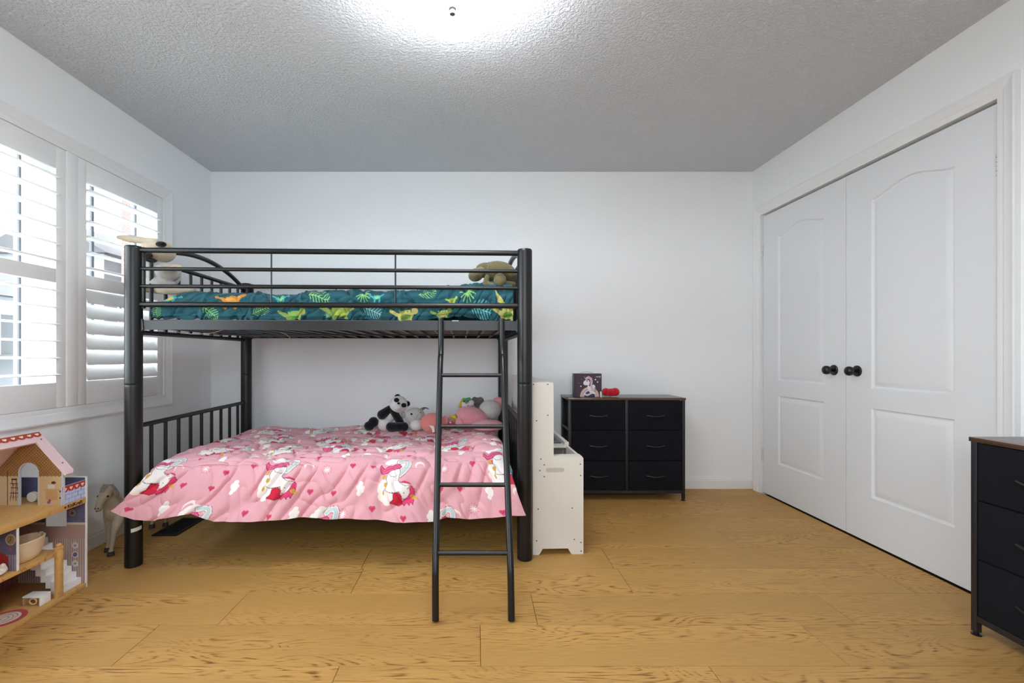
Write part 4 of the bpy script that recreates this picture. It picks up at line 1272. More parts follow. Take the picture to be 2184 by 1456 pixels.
# things on the dresser
Z4 = zpt(1200, 780, 13.65)
YT = 3.28
tin = thing('unicorn_tin', 'dark purple tin box with a unicorn and rainbow standing on the dresser', 'box', (Z4(735, 910, YT).x, YT + 0.03, 0.7255))
x0, x1 = Z4(335, 0, YT).x, Z4(1135, 0, YT).x
wT, hT = x1 - x0, 0.168
ut = wT / 800
def paint_tin(p):
    def T(q): return [((x - 335) * ut, (910 - y) * ut * 0.985) for x, y in q]
    def E(x, y, rx, ry, c, r=0):
        (a, b_), = T([(x, y)]); p.ell(a, b_, rx * ut, ry * ut, c, r)
    rn = random.Random(2)
    p.poly(T([(335, 260), (395, 260), (395, 915), (335, 915)]), (52, 48, 54))
    for k in range(60): E(rn.uniform(400, 1110), rn.uniform(290, 880), 6, 6, (118, 98, 122))
    arc = lambda r: [(785 + r * math.cos(R(180 - 5 * k)), 905 - r * 1.05 * math.sin(R(5 * k))) for k in range(37)]
    for r, w, c in ((250, 62, (226, 188, 168)), (205, 34, (200, 166, 190)), (176, 30, (210, 208, 226)), (150, 20, (70, 74, 110))):
        p.line(T(arc(r)), w * ut, c)
    p.line(T(arc(282)), 8 * ut, (60, 40, 50))
    # body and legs
    p.poly(T([(735, 560), (800, 600), (850, 690), (900, 760), (880, 800), (800, 790), (740, 700), (720, 620)]), (238, 234, 240))
    p.line(T([(640, 830), (720, 860), (860, 790), (930, 800)]), 46 * ut, (240, 238, 244)); p.line(T([(650, 800), (700, 740), (800, 710)]), 26 * ut, (224, 220, 236))
    p.line(T([(655, 835), (730, 855), (860, 785)]), 8 * ut, (60, 50, 70))
    E(905, 610, 44, 62, (238, 234, 240), 0.4); p.line(T([(900, 690), (840, 715)]), 40 * ut, (226, 190, 176))
    p.line(T([(940, 640), (960, 700), (950, 745)]), 34 * ut, (150, 138, 158))
    # head
    p.poly(T([(600, 490), (630, 440), (690, 405), (760, 420), (790, 480), (780, 540), (750, 590), (720, 560), (650, 568), (610, 540)]), (240, 236, 240))
    E(708, 440, 16, 20, (50, 44, 50))
    # mane and horn
    p.line(T([(690, 370), (750, 330), (820, 370), (845, 450), (830, 540), (850, 640)]), 66 * ut, (214, 186, 212))
    p.line(T([(700, 390), (770, 400), (800, 470), (810, 560)]), 12 * ut, (120, 84, 124)); p.line(T([(760, 330), (840, 400), (845, 520)]), 8 * ut, (120, 84, 124))
    p.poly(T([(612, 295), (690, 372), (650, 372)]), (196, 160, 110))
    for x, y in ((955, 400), (1018, 470), (533, 595)): E(x, y, 20, 20, (238, 230, 236))
    for x, y in ((545, 390), (490, 500)): E(x, y, 9, 9, (170, 160, 180))
    # scribbled white lettering
    p.line(T([(970, 320), (985, 310), (1000, 325), (1015, 312), (1030, 325), (1048, 310), (1060, 322), (1075, 300), (1100, 305), (1095, 330), (1075, 345)]), 11 * ut, (226, 222, 228))
bd = board('tin_front', (x0, YT, 0.7260), (1, 0, 0), (0, 0, 1), wT, hT, 0.004, 0.0012, paint_tin, (66, 50, 66), M['print_tin'], tin)
MB().box(x0, x1, YT + 0.0045, YT + 0.068, 0.7255, 0.7255 + hT, 0.002).build('tin_body', mat('purple_tin', (58, 48, 60), 0.35), tin)
hp = [Vector((x0 + wT * 0.5 + 0.045 * math.cos(R(180 - 15 * k)), YT + 0.034, 0.7255 + hT + 0.012 * math.sin(R(15 * k)))) for k in range(13)]
MB().tube(hp, 0.0025, 8).build('handle', mat('clear_grey_handle', (206, 208, 212), 0.3), tin)

u4 = YT / FPX / 13.65
tag(blob('red_heart_plush', [('e', Z4(1260, 760, YT), (118 * u4, 0.035, 118 * u4)), ('e', Z4(1530, 758, YT), (125 * u4, 0.035, 122 * u4)), ('e', Z4(1400, 772, YT), (185 * u4, 0.034, 116 * u4))], PM['red'], None, 0.004, 6),
    'red kidney shaped plush lying beside the tin box on the dresser', 'plush toy')
tag(MB().lathe([(0.0055, 0.7255), (0.0065, 0.727), (0.0065, 0.764), (0.005, 0.766), (0.001, 0.7665)], (Z4(1112, 0, YT - .02).x, YT - 0.02, 0), 'Z', 20).build('white_tube', M['white_paper']),
    'small white upright tube in front of the tin box', 'tube')

# ------------------------------------------------------------------ dollhouse
HX0, HX1, HY0, HY1 = -2.030, -1.735, 1.20, 2.020
dh = thing('dollhouse', 'wooden dollhouse with a pink roof and open front against the left wall', 'dollhouse', ((HX0 + HX1) / 2, (HY0 + HY1) / 2, 0))
PB = M['print_board']
HW = HX1 - HX0
# shelves: base, middle, upper
MB().box(HX0, HX1 + 0.006, HY0, HY1 - 0.008, 0.0, 0.020, 0.002).build('base_board', M['pine'], dh)
MB().box(HX0, HX1, HY0, 1.905, 0.198, 0.214, 0.002).build('floor_board', M['pine'], dh)
sh3 = MB().box(HX0, HX1 + 0.004, HY0, HY1 - 0.0065, 0.374, 0.399, 0.002).build('floor_board', M['pine'], dh)
MB().box(HX1 - 0.012, HX1 + 0.004, 1.878, 1.905, 0.020, 0.232, 0.002).build('newel_post', M['pine'], dh)
MB().ell((HX1 - 0.004, 1.8915, 0.238), (0.010, 0.010, 0.009)).build('newel_knob', M['pine'], dh)
# end wall, inside face toward the camera
def paint_end(p):
    p.poly([(0, 0.375), (HW, 0.375), (HW, 0.49), (0, 0.49)], (92, 96, 130))
    p.poly([(0, 0.28), (HW, 0.28), (HW, 0.375), (0, 0.375)], (98, 98, 128))
    p.poly([(0, 0.0), (HW, 0.0), (HW, 0.28), (0, 0.28)], (172, 142, 132))
    for k in range(30): p.ell(0.005 + 0.010 * k, 0.282, 0.0055, 0.006, (206, 196, 180))
    for k in range(60):
        x = 0.0035 + 0.005 * k
        p.line([(x, 0.0), (x, 0.215)], 0.0022, (128, 120, 132) if k % 2 else (206, 192, 176))
    for x, y, c in ((HW - 0.045, 0.185, (190, 184, 182)), (HW - 0.045, 0.145, (86, 92, 130)), (HW - 0.045, 0.105, (196, 190, 186))):
        p.ell(x, y, 0.014, 0.014, (210, 204, 196)); p.ell(x, y, 0.010, 0.010, c); p.ell(x, y, 0.004, 0.004, (110, 100, 110))
    p.ell(HW - 0.058, 0.330, 0.014, 0.016, (150, 132, 122)); p.ell(HW - 0.058, 0.328, 0.008, 0.007, (112, 70, 70))
    p.line([(HW - 0.066, 0.35), (HW - 0.05, 0.35)], 0.004, (60, 50, 60))
    # cut-out window shows the pale wall behind
    rn = random.Random(1)
    for k in range(220): p.ell(rn.uniform(0, HW), rn.uniform(0.29, 0.48), 0.0012, 0.0012, (128, 130, 160))
wz0, wz1, wx0, wx1 = 0.268, 0.372, 0.115, 0.212
board('end_wall', (HX0, HY1 - 0.006, 0.0), (1, 0, 0), (0, 0, 1), HW, 0.486, 0.006, 0.0021, paint_end, (172, 142, 132), PB, dh,
      mask=lambda a, b_: ~((a > wx0) & (a < wx1) & (b_ > wz0) & (b_ < wz1)))
b = MB()
b.box(HX1 - 0.0005, HX1 + 0.004, HY1 - 0.0065, HY1 + 0.0005, 0.0, 0.487)
b.box(HX0, HX1 + 0.004, HY1 - 0.0065, HY1 + 0.0005, 0.486, 0.489)
b.build('white_edging', M['trim'], dh)
# back wall
def paint_back(p):
    p.poly([(0, 0), (1, 0), (1, .2), (0, .2)], (150, 96, 92))
    p.poly([(0, .2), (1, .2), (1, .39), (0, .39)], (104, 104, 134))
    for k in range(80): p.line([(0.010 * k, 0), (0.010 * k, 0.2)], 0.003, (120, 70, 70))
    p.poly([(0, .39), (1, .39), (1, .5), (0, .5)], (150, 160, 196))
board('back_wall', (HX0, HY0, 0.0), (0, 1, 0), (0, 0, 1), HY1 - HY0 - 0.007, 0.486, 0.005, 0.004, paint_back, (150, 96, 92), PB, dh)
# partition on the middle floor
def paint_part(p):
    p.poly([(0, 0.0), (HW, 0.0), (HW, 0.06), (0, 0.06)], (120, 110, 128))
    for k in range(30): p.line([(0.01 * k, 0), (0.01 * k, 0.06)], 0.003, (160, 150, 150))
    p.poly([(HW - .12, 0.0), (HW - .03, 0.0), (HW - .03, 0.055), (HW - .12, 0.1)], (152, 44, 40))
    p.ell(HW - 0.022, 0.118, 0.019, 0.021, (190, 160, 110)); p.ell(HW - 0.022, 0.118, 0.015, 0.017, (140, 116, 92))
    p.line([(HW - 0.022, 0.118), (HW - 0.03, 0.108)], 0.002, (40, 30, 30)); p.line([(HW - 0.022, 0.118), (HW - 0.022, 0.130)], 0.002, (40, 30, 30))
    p.ell(HW - 0.022, 0.082, 0.006, 0.006, (150, 80, 90))
board('partition', (HX0, 1.713, 0.214), (1, 0, 0), (0, 0, 1), HW, 0.16, 0.007, 0.0021, paint_part, (94, 92, 116), PB, dh)
MB().box(HX1, HX1 + 0.003, 1.7125, 1.7205, 0.214, 0.374).build('white_edging', M['trim'], dh)
# staircase against the end wall: rises toward the back
b = MB()
NS = 8
for k in range(NS):
    xf = HX1 - 0.016 - 0.021 * k
    b.box(xf - 0.021, xf, 1.912, HY1 - 0.008, 0.021 + 0.0255 * k, 0.021 + 0.0255 * (k + 1))
    if k: b.box(xf - 0.021, xf - 0.001, 1.912, HY1 - 0.008, 0.021 + 0.0255 * (k - 1), 0.021 + 0.0255 * k)
b.build('staircase', M['shutter'], dh)
# parapet with painted bricks
def paint_par(p):
    L = 0.112
    for r in range(4):
        z = 0.001 + 0.0185 * r
        p.line([(0, z), (L, z)], 0.0018, (96, 116, 176))
        for k in range(4):
            x = 0.03 * k + (0.015 if r % 2 else 0)
            p.line([(x, z), (x, z + 0.0185)], 0.0018, (96, 116, 176))
    p.poly([(0, 0.058), (L, 0.058), (L, 0.08), (0, 0.08)], (172, 52, 38))
    for k in range(4):
        p.ell(0.014 + 0.028 * k, 0.058, 0.0135, 0.009, (172, 52, 38)); heart(p, 0.014 + 0.028 * k, 0.062, 0.012, (240, 226, 206))
board('parapet', (HX1 + 0.0005, 1.902, 0.399), (0, 1, 0), (0, 0, 1), 0.112, 0.076, 0.006, 0.0015, paint_par, (186, 200, 232), PB, dh)
# gable wall with arched opening
GY = 1.905
rid = (-1.880, 0.690)                               # ridge x,z
def roof_z(a): x = HX0 + a; return rid[1] - abs(x - rid[0]) * 1.10 - 0.014
acx, aw = 0.152, 0.041
def paint_gable(p):
    p.poly([(0, 0), (HW, 0), (HW, 0.115), (0, 0.115)], (206, 178, 138))
    for k in range(60):
        for s in (-1, 1):
            p.line([(0.014 * k - 0.3, 0.115), (0.014 * k - 0.3 + s * 0.2, 0.315)], 0.0024, (122, 84, 48))
    for k in range(20): p.ell(0.007 + 0.0155 * k, 0.115, 0.0085, 0.007, (206, 178, 138))
    # high chair drawn on the wall
    x0_, c = 0.075, (74, 40, 28)
    for q in ((0, .02, .010, .09), (.035, .02, .028, .09), (.012, .02, .014, .09), (.024, .02, .024, .09)): p.line([(x0_ + q[0], q[1]), (x0_ + q[2], q[3])], 0.0026, c)
    for z in (.035, .05, .09): p.line([(x0_, z), (x0_ + .035, z)], 0.0026, c)
    p.line([(x0_ + .003, .073), (x0_ + .04, .073)], 0.0036, c); p.line([(x0_ + .008, .09), (x0_ + .008, .112)], 0.003, c); p.line([(x0_ + .026, .09), (x0_ + .026, .112)], 0.003, c)
    p.line([(x0_ + .008, .108), (x0_ + .026, .108)], 0.006, c)
    p.line([(0.064, 0), (0.064, 0.14)], 0.0026, c)
    # shelf and small drawings right of the arch
    p.poly([(0.222, 0.022), (0.272, 0.022), (0.272, 0.062), (0.222, 0.062)], (196, 158, 108)); p.line([(0.214, 0.064), (0.280, 0.064)], 0.0022, (170, 130, 84))
    p.poly([(0.232, 0.070), (0.262, 0.070), (0.262, 0.086), (0.232, 0.086)], (214, 206, 196)); p.ell(0.256, 0.094, 0.010, 0.006, (90, 50, 66))
    for z in (0.03, 0.058): p.ell(0.284, z, 0.004, 0.004, (60, 44, 44))
    p.ell(0.236, 0.012, 0.008, 0.006, (130, 96, 130)); p.ell(0.240, 0.02, 0.005, 0.005, (150, 70, 80))
def arch_in(a, b_): return (np.abs(a - acx) < aw) & (b_ < 0.135) | (((a - acx) ** 2 + ((b_ - 0.135) * 1.0) ** 2) < aw ** 2) & (b_ >= 0.135)
board('gable_wall', (HX0, GY, 0.399), (1, 0, 0), (0, 0, 1), HW - 0.004, 0.285, 0.007, 0.0016, paint_gable, (166, 122, 72), PB, dh,
      mask=lambda a, b_: (b_ + 0.399 < roof_z(a) + 0.01) & ~arch_in(a, b_))
b = MB()
ap = [(acx - aw, 0.0)] + [(acx - aw * math.cos(R(10 * k)), 0.135 + aw * math.sin(R(10 * k))) for k in range(19)] + [(acx + aw, 0.0)]
for (a0, h0), (a1, h1) in zip(ap, ap[1:]):
    d0 = Vector((a1 - a0, h1 - h0)).normalized(); nn = Vector((-d0.y, d0.x)) * 0.0022
    b.prism([(a0 - nn.x, h0 - nn.y), (a1 - nn.x, h1 - nn.y), (a1 + nn.x, h1 + nn.y), (a0 + nn.x, h0 + nn.y)], lambda a, h, t: (HX0 + a, t, 0.399 + h), GY - 0.0008, GY + 0.0085)
b.box(HX1 - 0.005, HX1 + 0.002, GY - 0.001, GY + 0.0085, 0.399, 0.535)
b.build('arch_edging', mat('grey_blue_edge', (188, 194, 200), 0.6), dh)
# roof: two slopes, the front one an open frame
M['roof_pink'] = mat('pale_pink_board', (228, 198, 200), 0.6)
sl = 1.10
nl = math.hypot(1, sl)
def roof_pt(side, t, y, lift):
    """t metres down the slope from the ridge"""
    dx, dz = 1 / nl * t * side, -sl / nl * t
    return (rid[0] + dx + side * sl / nl * lift, y, rid[1] + dz + lift / nl)
def slope(b, side, t0, t1, y0, y1, th=0.009, chamfer=0.0):
    poly = [(t0, y0), (t1, y0), (t1, y1), (t0, y1)]
    if chamfer: poly = [(t0, y0), (t1, y0), (t1, y1 - chamfer), (t1 - chamfer, y1), (t0, y1)]
    b.prism(poly, lambda a, y, l: roof_pt(side, a, y, l), 0, th)
b = MB(); slope(b, -1, 0.0, 0.205, HY0 - 0.03, 1.946); b.build('roof_slope', M['roof_pink'], dh)
b = MB(); slope(b, 1, 0.0, 0.046, HY0 - 0.03, 1.905); slope(b, 1, 0.0, 0.228, 1.905, 1.950, chamfer=0.014); slope(b, 1, 0.0, 0.228, HY0 - 0.03, HY0 + 0.02)
b.build('roof_slope', M['roof_pink'], dh)
for t_, y_ in ((0.035, 1.93), (0.17, 1.93)):
    MB().ell(roof_pt(1, t_, y_, 0.009), 0.003).build('screw', M['screw'], dh)
# red scalloped ridge strip with hearts
b = MB()
NSC = 24
for k in range(NSC):
    y_c = 1.945 - 0.033 * (k + 0.5)
    poly = [(-0.003, y_c - 0.0166), (0.012, y_c - 0.0166)] + [(0.012 + 0.009 * math.sin(R(18 * q)), y_c - 0.0166 * math.cos(R(18 * q))) for q in range(11)] + [(0.012, y_c + 0.0166), (-0.003, y_c + 0.0166)]
    b.prism(poly, lambda a, y, l: roof_pt(1, a, y, l), 0.0092, 0.0108)
rs_ = b.build('scallop_trim', mat('brick_red_trim', (168, 62, 42), 0.6), dh)
hm = mat('cream_heart', (240, 226, 204), 0.6)
for k in range(NSC):
    y_c = 1.945 - 0.033 * (k + 0.5)
    pts = []
    for q in range(20):
        tt = 2 * math.pi * q / 20
        pts.append((0.0085 - 0.00042 * (13 * math.cos(tt) - 5 * math.cos(2 * tt) - 2 * math.cos(3 * tt) - math.cos(4 * tt)), y_c + 0.00052 * 16 * math.sin(tt) ** 3))
    MB().prism(pts, lambda a, y, l: roof_pt(1, a, y, l), 0.0108, 0.0114).build('heart', hm, rs_)
# lettering on the shelf edge
tc_ = bpy.data.curves.new('lettering', 'FONT')
tc_.body = 'KidKraft'
tc_.size = 0.021
tc_.extrude = 0.0003
tc_.offset = 0.0006
to = bpy.data.objects.new('tmp', tc_)
COL.objects.link(to)
dg = bpy.context.evaluated_depsgraph_get()
tm = bpy.data.meshes.new_from_object(to.evaluated_get(dg))
bpy.data.objects.remove(to)
dk = mat('dark_brown_print', (70, 44, 24), 0.7)
tm.materials.clear(); tm.materials.append(dk)
lo = obj('lettering', tm, None, dh, Vector((HX1 + 0.0046, 1.922, 0.380)) - root_loc(dh))
lo.rotation_euler = (R(90), 0, R(90))
eb = MB()
pts = [(1.912 + (0.007 if q % 2 == 0 else 0.0035) * math.cos(R(36 * q)), 0.387 + (0.007 if q % 2 == 0 else 0.0035) * math.sin(R(36 * q))) for q in range(10)]
eb.prism(pts, lambda y, z, t: (HX1 + 0.004 + t, y, z), 0.0, 0.0008).build('star_emblem', dk, dh)

# things inside the dollhouse
def Hx(x, y, Xp):
    """pixel on the vertical plane x = Xp"""
    Y = Xp * FPX / (x - VX)
    return Vector((Xp, Y, CAMZ - (y - VY) * Y / FPX))
tub = thing('toy_bathtub', 'cream toy bathtub on the middle floor of the dollhouse', 'toy bathtub', (-1.80, 1.80, 0.2145))
b = MB()
rings = []
for sc, z in ((0.58, 0.2145), (0.70, 0.218), (0.86, 0.236), (0.96, 0.262), (1.0, 0.288), (1.03, 0.294), (0.99, 0.297), (0.93, 0.288), (0.82, 0.25), (0.6, 0.226)):
    rings.append([(-1.802 + 0.050 * sc * math.copysign(abs(math.cos(R(10 * k))) ** 0.8, math.cos(R(10 * k))), 1.803 + 0.076 * sc * math.sin(R(10 * k)), z) for k in range(36)])
vs = [p for r in rings for p in r]
fs = [(i * 36 + k, i * 36 + (k + 1) % 36, (i + 1) * 36 + (k + 1) % 36, (i + 1) * 36 + k) for i in range(len(rings) - 1) for k in range(36)] + [tuple(range(35, -1, -1)), tuple((len(rings) - 1) * 36 + k for k in range(36))]
b.add(vs, fs).build('tub', mat('cream_plastic', (226, 206, 172), 0.4), tub)
fa = MB(); fa.tube([(-1.79, 1.873, 0.285), (-1.785, 1.868, 0.302), (-1.788, 1.855, 0.304)], 0.003, 8)
fa.build('tap', mat('silver_tap', (190, 186, 180), 0.3, metal=0.6), tub)

t = thing('toy_armchair', 'white moulded toy armchair at the left edge of the dollhouse middle floor', 'toy furniture', (-1.778, 1.668, 0.2145))
blob('seat', [('e', (-1.778, 1.668, 0.2275), (0.040, 0.036, 0.0125)), ('c', (-1.755, 1.688, 0.231), 0.011, (-1.752, 1.68, 0.250), 0.009)], mat('white_plastic', (224, 216, 204), 0.45), t, 0.003)
blob('backrest', [('c', (-1.812, 1.66, 0.226), 0.011, (-1.816, 1.66, 0.288), 0.010), ('c', (-1.79, 1.64, 0.226), 0.011, (-1.796, 1.636, 0.288), 0.010), ('c', (-1.812, 1.66, 0.26), 0.010, (-1.792, 1.64, 0.26), 0.010)], M['toy_white'], t, 0.003)

t = thing('toy_table', 'white toy table standing on the ground floor of the dollhouse beside the newel post', 'toy furniture', (-1.785, 1.845, 0.0205))
MB().box(-1.825, -1.752, 1.825, 1.870, 0.052, 0.058, 0.001).build('table_top', M['shutter'], t)
MB().box(-1.758, -1.752, 1.825, 1.870, 0.0205, 0.052, 0.001).build('leg', M['shutter'], t)
MB().box(-1.825, -1.819, 1.825, 1.870, 0.0205, 0.052, 0.001).build('leg', mat('tan_board', (180, 146, 100), 0.6), t)
MB().tube([(-1.788 + 0.014 * math.cos(R(20 * k)), 1.832, 0.036 + 0.011 * math.sin(R(20 * k))) for k in range(19)], 0.0032, 8).build('ring', mat('cream_ring', (222, 190, 150), 0.5), t)

t = thing('toy_rug', 'round red and white toy rug on the dollhouse ground floor', 'toy rug', (-1.805, 1.738, 0.0205))
def disc(r0, r1, z0, z1): return MB().lathe([(r0, z0), (r1, z0), (r1, z1), (r0, z1)], (-1.805, 1.738, 0), 'Z', 40)
disc(0.001, 0.064, 0.0205, 0.0215).build('rug_border', mat('red_rug', (190, 74, 76), 0.9), t)
disc(0.001, 0.046, 0.0215, 0.0219).build('rug_centre', mat('pale_rug', (220, 206, 190), 0.9), t)
for r in (0.012, 0.024, 0.036): MB().tube([(-1.805 + r * math.cos(R(12 * k)), 1.738 + r * math.sin(R(12 * k)), 0.0219) for k in range(31)], 0.0015, 6).build('rug_ring', mat('dull_rug', (160, 130, 120), 0.9), t)

t = thing('toy_chair', 'red wooden toy chair at the left edge of the dollhouse ground floor', 'toy furniture', (-1.885, 1.765, 0.0205))
rm = mat('red_lacquer', (176, 36, 42), 0.4)
MB().box(-1.905, -1.868, 1.747, 1.782, 0.052, 0.057, 0.001).build('seat', rm, t)
for x in (-1.904, -1.873):
    for y in (1.750, 1.778): MB().box(x, x + 0.004, y - 0.002, y + 0.002, 0.0205, 0.052).build('leg', rm, t)
MB().box(-1.904, -1.869, 1.778, 1.782, 0.057, 0.095, 0.001).build('backrest', rm, t)

t = thing('toy_roller', 'white toy wheel with a brown rod on the dollhouse terrace', 'toy', (-1.87, 1.955, 0.3995))
MB().lathe([(0.004, 1.945), (0.021, 1.945), (0.021, 1.958), (0.004, 1.958)], (-1.905, 0, 0.4205), 'Y', 24).build('wheel', M['toy_white'], t)
MB().tube([(-1.905, 1.952, 0.4165), (-1.80, 1.972, 0.4245)], 0.005, 8).build('rod', mat('brown_rod', (96, 62, 38), 0.6), t)
MB().box(-1.81, -1.79, 1.955, 1.985, 0.3995, 0.419, 0.002).build('block', mat('brown_block', (110, 74, 44), 0.6), t)

# ------------------------------------------------------------------ toy horse by the wall
hx_, hy = -1.905, 2.52
t = thing('toy_horse', 'grey dappled toy horse standing between the dollhouse and the bed post', 'toy horse', (hx_, hy, 0))
hmat = mat('dappled_grey', (190, 176, 154), 0.7, var=0.22, vscale=22)
nt = hmat.node_tree
S_ = []
def v3(x, y, z): return (hx_ + x, hy + y, z)
S_ += [('e', v3(0, -0.11, 0.212), (0.050, 0.075, 0.062)), ('e', v3(0, 0.02, 0.212), (0.050, 0.11, 0.058)), ('e', v3(0, 0.14, 0.222), (0.052, 0.075, 0.060))]
# arched neck, head tucked and facing the room
S_ += [('c', v3(0, -0.13, 0.230), 0.047, v3(0.012, -0.165, 0.290), 0.038), ('c', v3(0.012, -0.165, 0.290), 0.038, v3(0.026, -0.195, 0.332), 0.029), ('c', v3(0.026, -0.195, 0.332), 0.029, v3(0.030, -0.215, 0.340), 0.027)]
S_ += [('c', v3(0.028, -0.222, 0.336), 0.025, v3(0.024, -0.250, 0.292), 0.017), ('c', v3(0.024, -0.250, 0.292), 0.017, v3(0.022, -0.258, 0.262), 0.0135)]
S_ += [('e', v3(0.030, -0.226, 0.318), (0.027, 0.024, 0.021)), ('e', v3(0.022, -0.252, 0.261), (0.0145, 0.016, 0.012))]
for sx in (0.008, 0.050):
    S_.append(('c', v3(sx, -0.205, 0.350), 0.010, v3(0.030 + (sx - 0.030) * 1.15, -0.205, 0.374), 0.0035))
for sx, yy, yk, yf in ((-0.028, -0.125, -0.13, -0.135), (0.028, -0.130, -0.17, -0.185)):
    S_ += [('c', v3(sx, yy, 0.19), 0.030, v3(sx, yk, 0.108), 0.0145), ('c', v3(sx, yk, 0.108), 0.0145, v3(sx, yf, 0.035), 0.0095), ('c', v3(sx, yf, 0.035), 0.0095, v3(sx, yf - 0.004, 0.018), 0.0125)]
for sx, dy in ((-0.030, 0.0), (0.030, 0.03)):
    S_ += [('c', v3(sx, 0.155 + dy, 0.20), 0.042, v3(sx, 0.135 + dy, 0.135), 0.022), ('c', v3(sx, 0.135 + dy, 0.135), 0.022, v3(sx, 0.195 + dy, 0.098), 0.0125),
           ('c', v3(sx, 0.195 + dy, 0.098), 0.0125, v3(sx, 0.190 + dy, 0.035), 0.009), ('c', v3(sx, 0.190 + dy, 0.035), 0.009, v3(sx, 0.186 + dy, 0.018), 0.012)]
hb = blob('body', S_, hmat, t, 0.004, 4)
hd = mat('dark_hoof', (70, 62, 56), 0.6)
for x, y in ((-0.028, -0.139), (0.028, -0.189), (-0.030, 0.186), (0.030, 0.216)):
    MB().lathe([(0.017, 0.0), (0.0165, 0.004), (0.0135, 0.022), (0.005, 0.024)], (hx_ + x, hy + y, 0), 'Z', 16).build('hoof', hd, t)
for s in (-1, 1):
    MB().ell(v3(0.030 + s * 0.0245, -0.240, 0.320), (0.005, 0.005, 0.005)).build('eye', M['black_knob'], hb)
    MB().ell(v3(0.022 + s * 0.008, -0.2685, 0.268), (0.003, 0.003, 0.004)).build('nostril', hd, hb)
MB().tube([v3(0.010, -0.260, 0.254), v3(0.022, -0.270, 0.2525), v3(0.034, -0.260, 0.255)], 0.0017, 6).build('mouth', hd, hb)
b = MB()
rn = random.Random(4)
for k in range(34):
    u = k / 33
    p0 = Vector(v3(0.028 - 0.024 * u, -0.212 + 0.085 * u, 0.366 - 0.085 * u ** 1.2))
    s = -1 if k % 4 else 1
    b.tube([p0, p0 + Vector((s * 0.022, 0.004, 0.002)), p0 + Vector((s * (0.036 + rn.uniform(0, .006)), 0.006 + rn.uniform(-.006, .006), -0.035)), p0 + Vector((s * 0.04, 0.008, -0.065 + rn.uniform(-.01, .01)))], [0.006, 0.0055, 0.0045, 0.0012], 6)
for k in range(6):
    p0 = Vector(v3(0.020 + 0.004 * k, -0.226, 0.364))
    b.tube([p0, p0 + Vector((0, -0.012, -0.002)), p0 + Vector((0.001, -0.022, -0.022))], [0.005, 0.004, 0.001], 6)
b.build('mane', mat('grey_mane', (156, 144, 128), 0.8, var=0.3, vscale=60), t)
b = MB()
for k in range(12):
    a = 2 * math.pi * k / 12
    q = Vector((0.010 * math.cos(a), 0.006 * math.sin(a), 0))
    b.tube([Vector(v3(0, 0.205, 0.245)) + q * .3, Vector(v3(0, 0.235, 0.225)) + q, Vector(v3(0, 0.248, 0.15)) + q * 1.6, Vector(v3(0, 0.246, 0.085)) + q * 0.6], [0.005, 0.006, 0.006, 0.0015], 6)
b.build('tail', mat('dark_tail', (74, 66, 60), 0.8), t)

# ------------------------------------------------------------------ floor register under the bed
vx0, vx1, vy0, vy1 = -1.850, -1.708, 2.583, 2.860
t = thing('floor_vent', 'black slotted metal floor register under the bunk bed', 'vent', ((vx0 + vx1) / 2, (vy0 + vy1) / 2, 0.0))
vm = mat('black_vent', (14, 14, 15), 0.6)
b = MB()
b.box(vx0, vx1, vy0, vy0 + 0.02, 0.0003, 0.006).box(vx0, vx1, vy1 - 0.02, vy1, 0.0003, 0.006).box(vx0, vx0 + 0.02, vy0 + 0.02, vy1 - 0.02, 0.0003, 0.006).box(vx1 - 0.02, vx1, vy0 + 0.02, vy1 - 0.02, 0.0003, 0.006)
b.build('vent_frame', vm, t)
MB().box(vx0 + 0.02, vx1 - 0.02, vy0 + 0.02, vy1 - 0.02, 0.0003, 0.0015).build('damper', vm, t)
for k in range(14):
    y_ = vy0 + 0.026 + 0.0168 * k
    MB().box(vx0 + 0.02, vx1 - 0.02, y_, y_ + 0.006, 0.0015, 0.0055).build('slat', vm, t)

# ------------------------------------------------------------------ outside the window
GZ = -3.2
struct(MB().box(-60, XL - 0.3, -30, 60, GZ - 0.2, GZ).build('ground', mat('pale_ground', (150, 150, 145), 0.9)))
brick = bpy.data.materials.new('pink_brick')
brick.use_nodes = True
nt = brick.node_tree
bt = nt.nodes.new('ShaderNodeTexBrick')
bt.inputs['Color1'].default_value = lin((120, 66, 58)) + (1,)
bt.inputs['Color2'].default_value = lin((104, 54, 48)) + (1,)
bt.inputs['Mortar'].default_value = lin((140, 128, 120)) + (1,)
bt.inputs['Scale'].default_value = 1.0
bt.inputs['Brick Width'].default_value = 0.23
bt.inputs['Row Height'].default_value = 0.075
bt.inputs['Mortar Size'].default_value = 0.01
tcn = nt.nodes.new('ShaderNodeTexCoord')
sp = nt.nodes.new('ShaderNodeSeparateXYZ'); cbn = nt.nodes.new('ShaderNodeCombineXYZ'); adn = nt.nodes.new('ShaderNodeMath')
nt.links.new(tcn.outputs['Object'], sp.inputs[0]); nt.links.new(sp.outputs[0], adn.inputs[0]); nt.links.new(sp.outputs[1], adn.inputs[1])
nt.links.new(adn.outputs[0], cbn.inputs[0]); nt.links.new(sp.outputs[2], cbn.inputs[1]); nt.links.new(cbn.outputs[0], bt.inputs['Vector'])
nt.links.new(bt.outputs['Color'], nt.nodes['Principled BSDF'].inputs['Base Color'])
siding = mat('pale_siding', (120, 122, 126), 0.7)
roofm = mat('grey_shingle', (74, 72, 74), 0.9, var=0.2, vscale=6)
hglass = mat('house_glass', (20, 24, 30), 0.1)
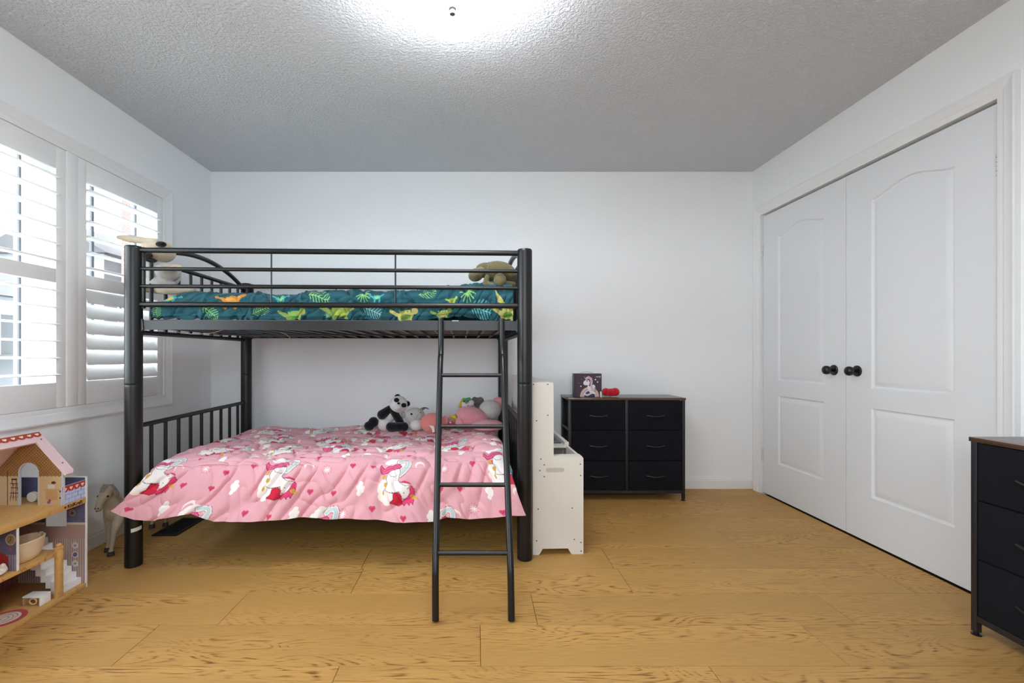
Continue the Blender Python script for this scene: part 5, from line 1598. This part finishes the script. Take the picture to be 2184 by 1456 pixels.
def house(name, label, x0, x1, y0, y1, zt, wallm, wins, rail=None):
    t = thing(name, label, 'house', ((x0 + x1) / 2, (y0 + y1) / 2, GZ), 'houses across the street')
    MB().box(x0, x1, y0, y1, GZ, zt).build('wall', wallm, t)
    xm = (x0 + x1) / 2
    MB().prism([(x0 - 0.4, zt), (x1 + 0.4, zt), (xm, zt + (x1 - x0) * 0.32)], lambda a, h, q: (a, q, h), y0 - 0.3, y1 + 0.3).build('roof', roofm, t)
    for (ya, yb, za, zb) in wins:
        b = MB(); frame_rect(b, ya - .08, yb + .08, za - .08, zb + .08, 0.08, x1, x1 + 0.06)
        w = b.build('window', M['vinyl'], t)
        MB().box(x1 + 0.005, x1 + 0.03, ya, yb, za, zb).build('pane', hglass, w)
        MB().box(x1 + 0.03, x1 + 0.05, (ya + yb) / 2 - .03, (ya + yb) / 2 + .03, za, zb).build('mullion', M['vinyl'], w)
    if rail:
        ya, yb, zb = rail
        MB().box(x1, x1 + 1.6, ya, yb, zb - 0.2, zb).build('porch_deck', siding, t)
        MB().box(x1, x1 + 1.8, ya - .2, yb + .2, zb + 2.2, zb + 2.35).build('porch_roof', roofm, t)
        for z in (zb + 0.1, zb + 0.9): MB().box(x1 + 1.5, x1 + 1.56, ya, yb, z, z + 0.06).build('railing', M['vinyl'], t)
        y_ = ya
        while y_ < yb:
            MB().box(x1 + 1.51, x1 + 1.55, y_, y_ + 0.04, zb + 0.16, zb + 0.9).build('baluster', M['vinyl'], t)
            y_ += 0.16
        for y_ in (ya, (ya + yb) / 2, yb - 0.12): MB().box(x1 + 1.46, x1 + 1.58, y_, y_ + 0.12, zb, zb + 2.2).build('porch_post', M['vinyl'], t)
house('neighbour_house', 'pale sided house with a railed porch seen through the near shutter', -24, -16, 11.5, 17.6, 3.0, siding,
      [(12.2, 13.4, 1.0, 2.4), (14.6, 15.8, 1.0, 2.4), (16.3, 17.3, 1.0, 2.4)], rail=(12.0, 17.4, -1.3))
house('neighbour_house', 'tall pink brick house seen through the shutter nearest the corner', -19.0, -14.0, 24.3, 32.0, 9.6, brick,
      [(25.3, 26.4, 3.0, 5.0), (28.0, 29.2, 3.0, 5.0), (25.3, 26.4, 6.2, 8.2), (28.0, 29.2, 6.2, 8.2)])
house('neighbour_house', 'low gabled house roof beside the brick house outside the window', -27.0, -20.5, 25.0, 30.0, 6.6, siding, [(26.0, 27.0, 3.0, 4.5)])
house('neighbour_house', 'low white house far left outside the window', -24, -16, 2.0, 9.5, 2.6, siding,
      [(3.0, 4.2, 0.6, 2.0), (6.6, 7.8, 0.6, 2.0)])
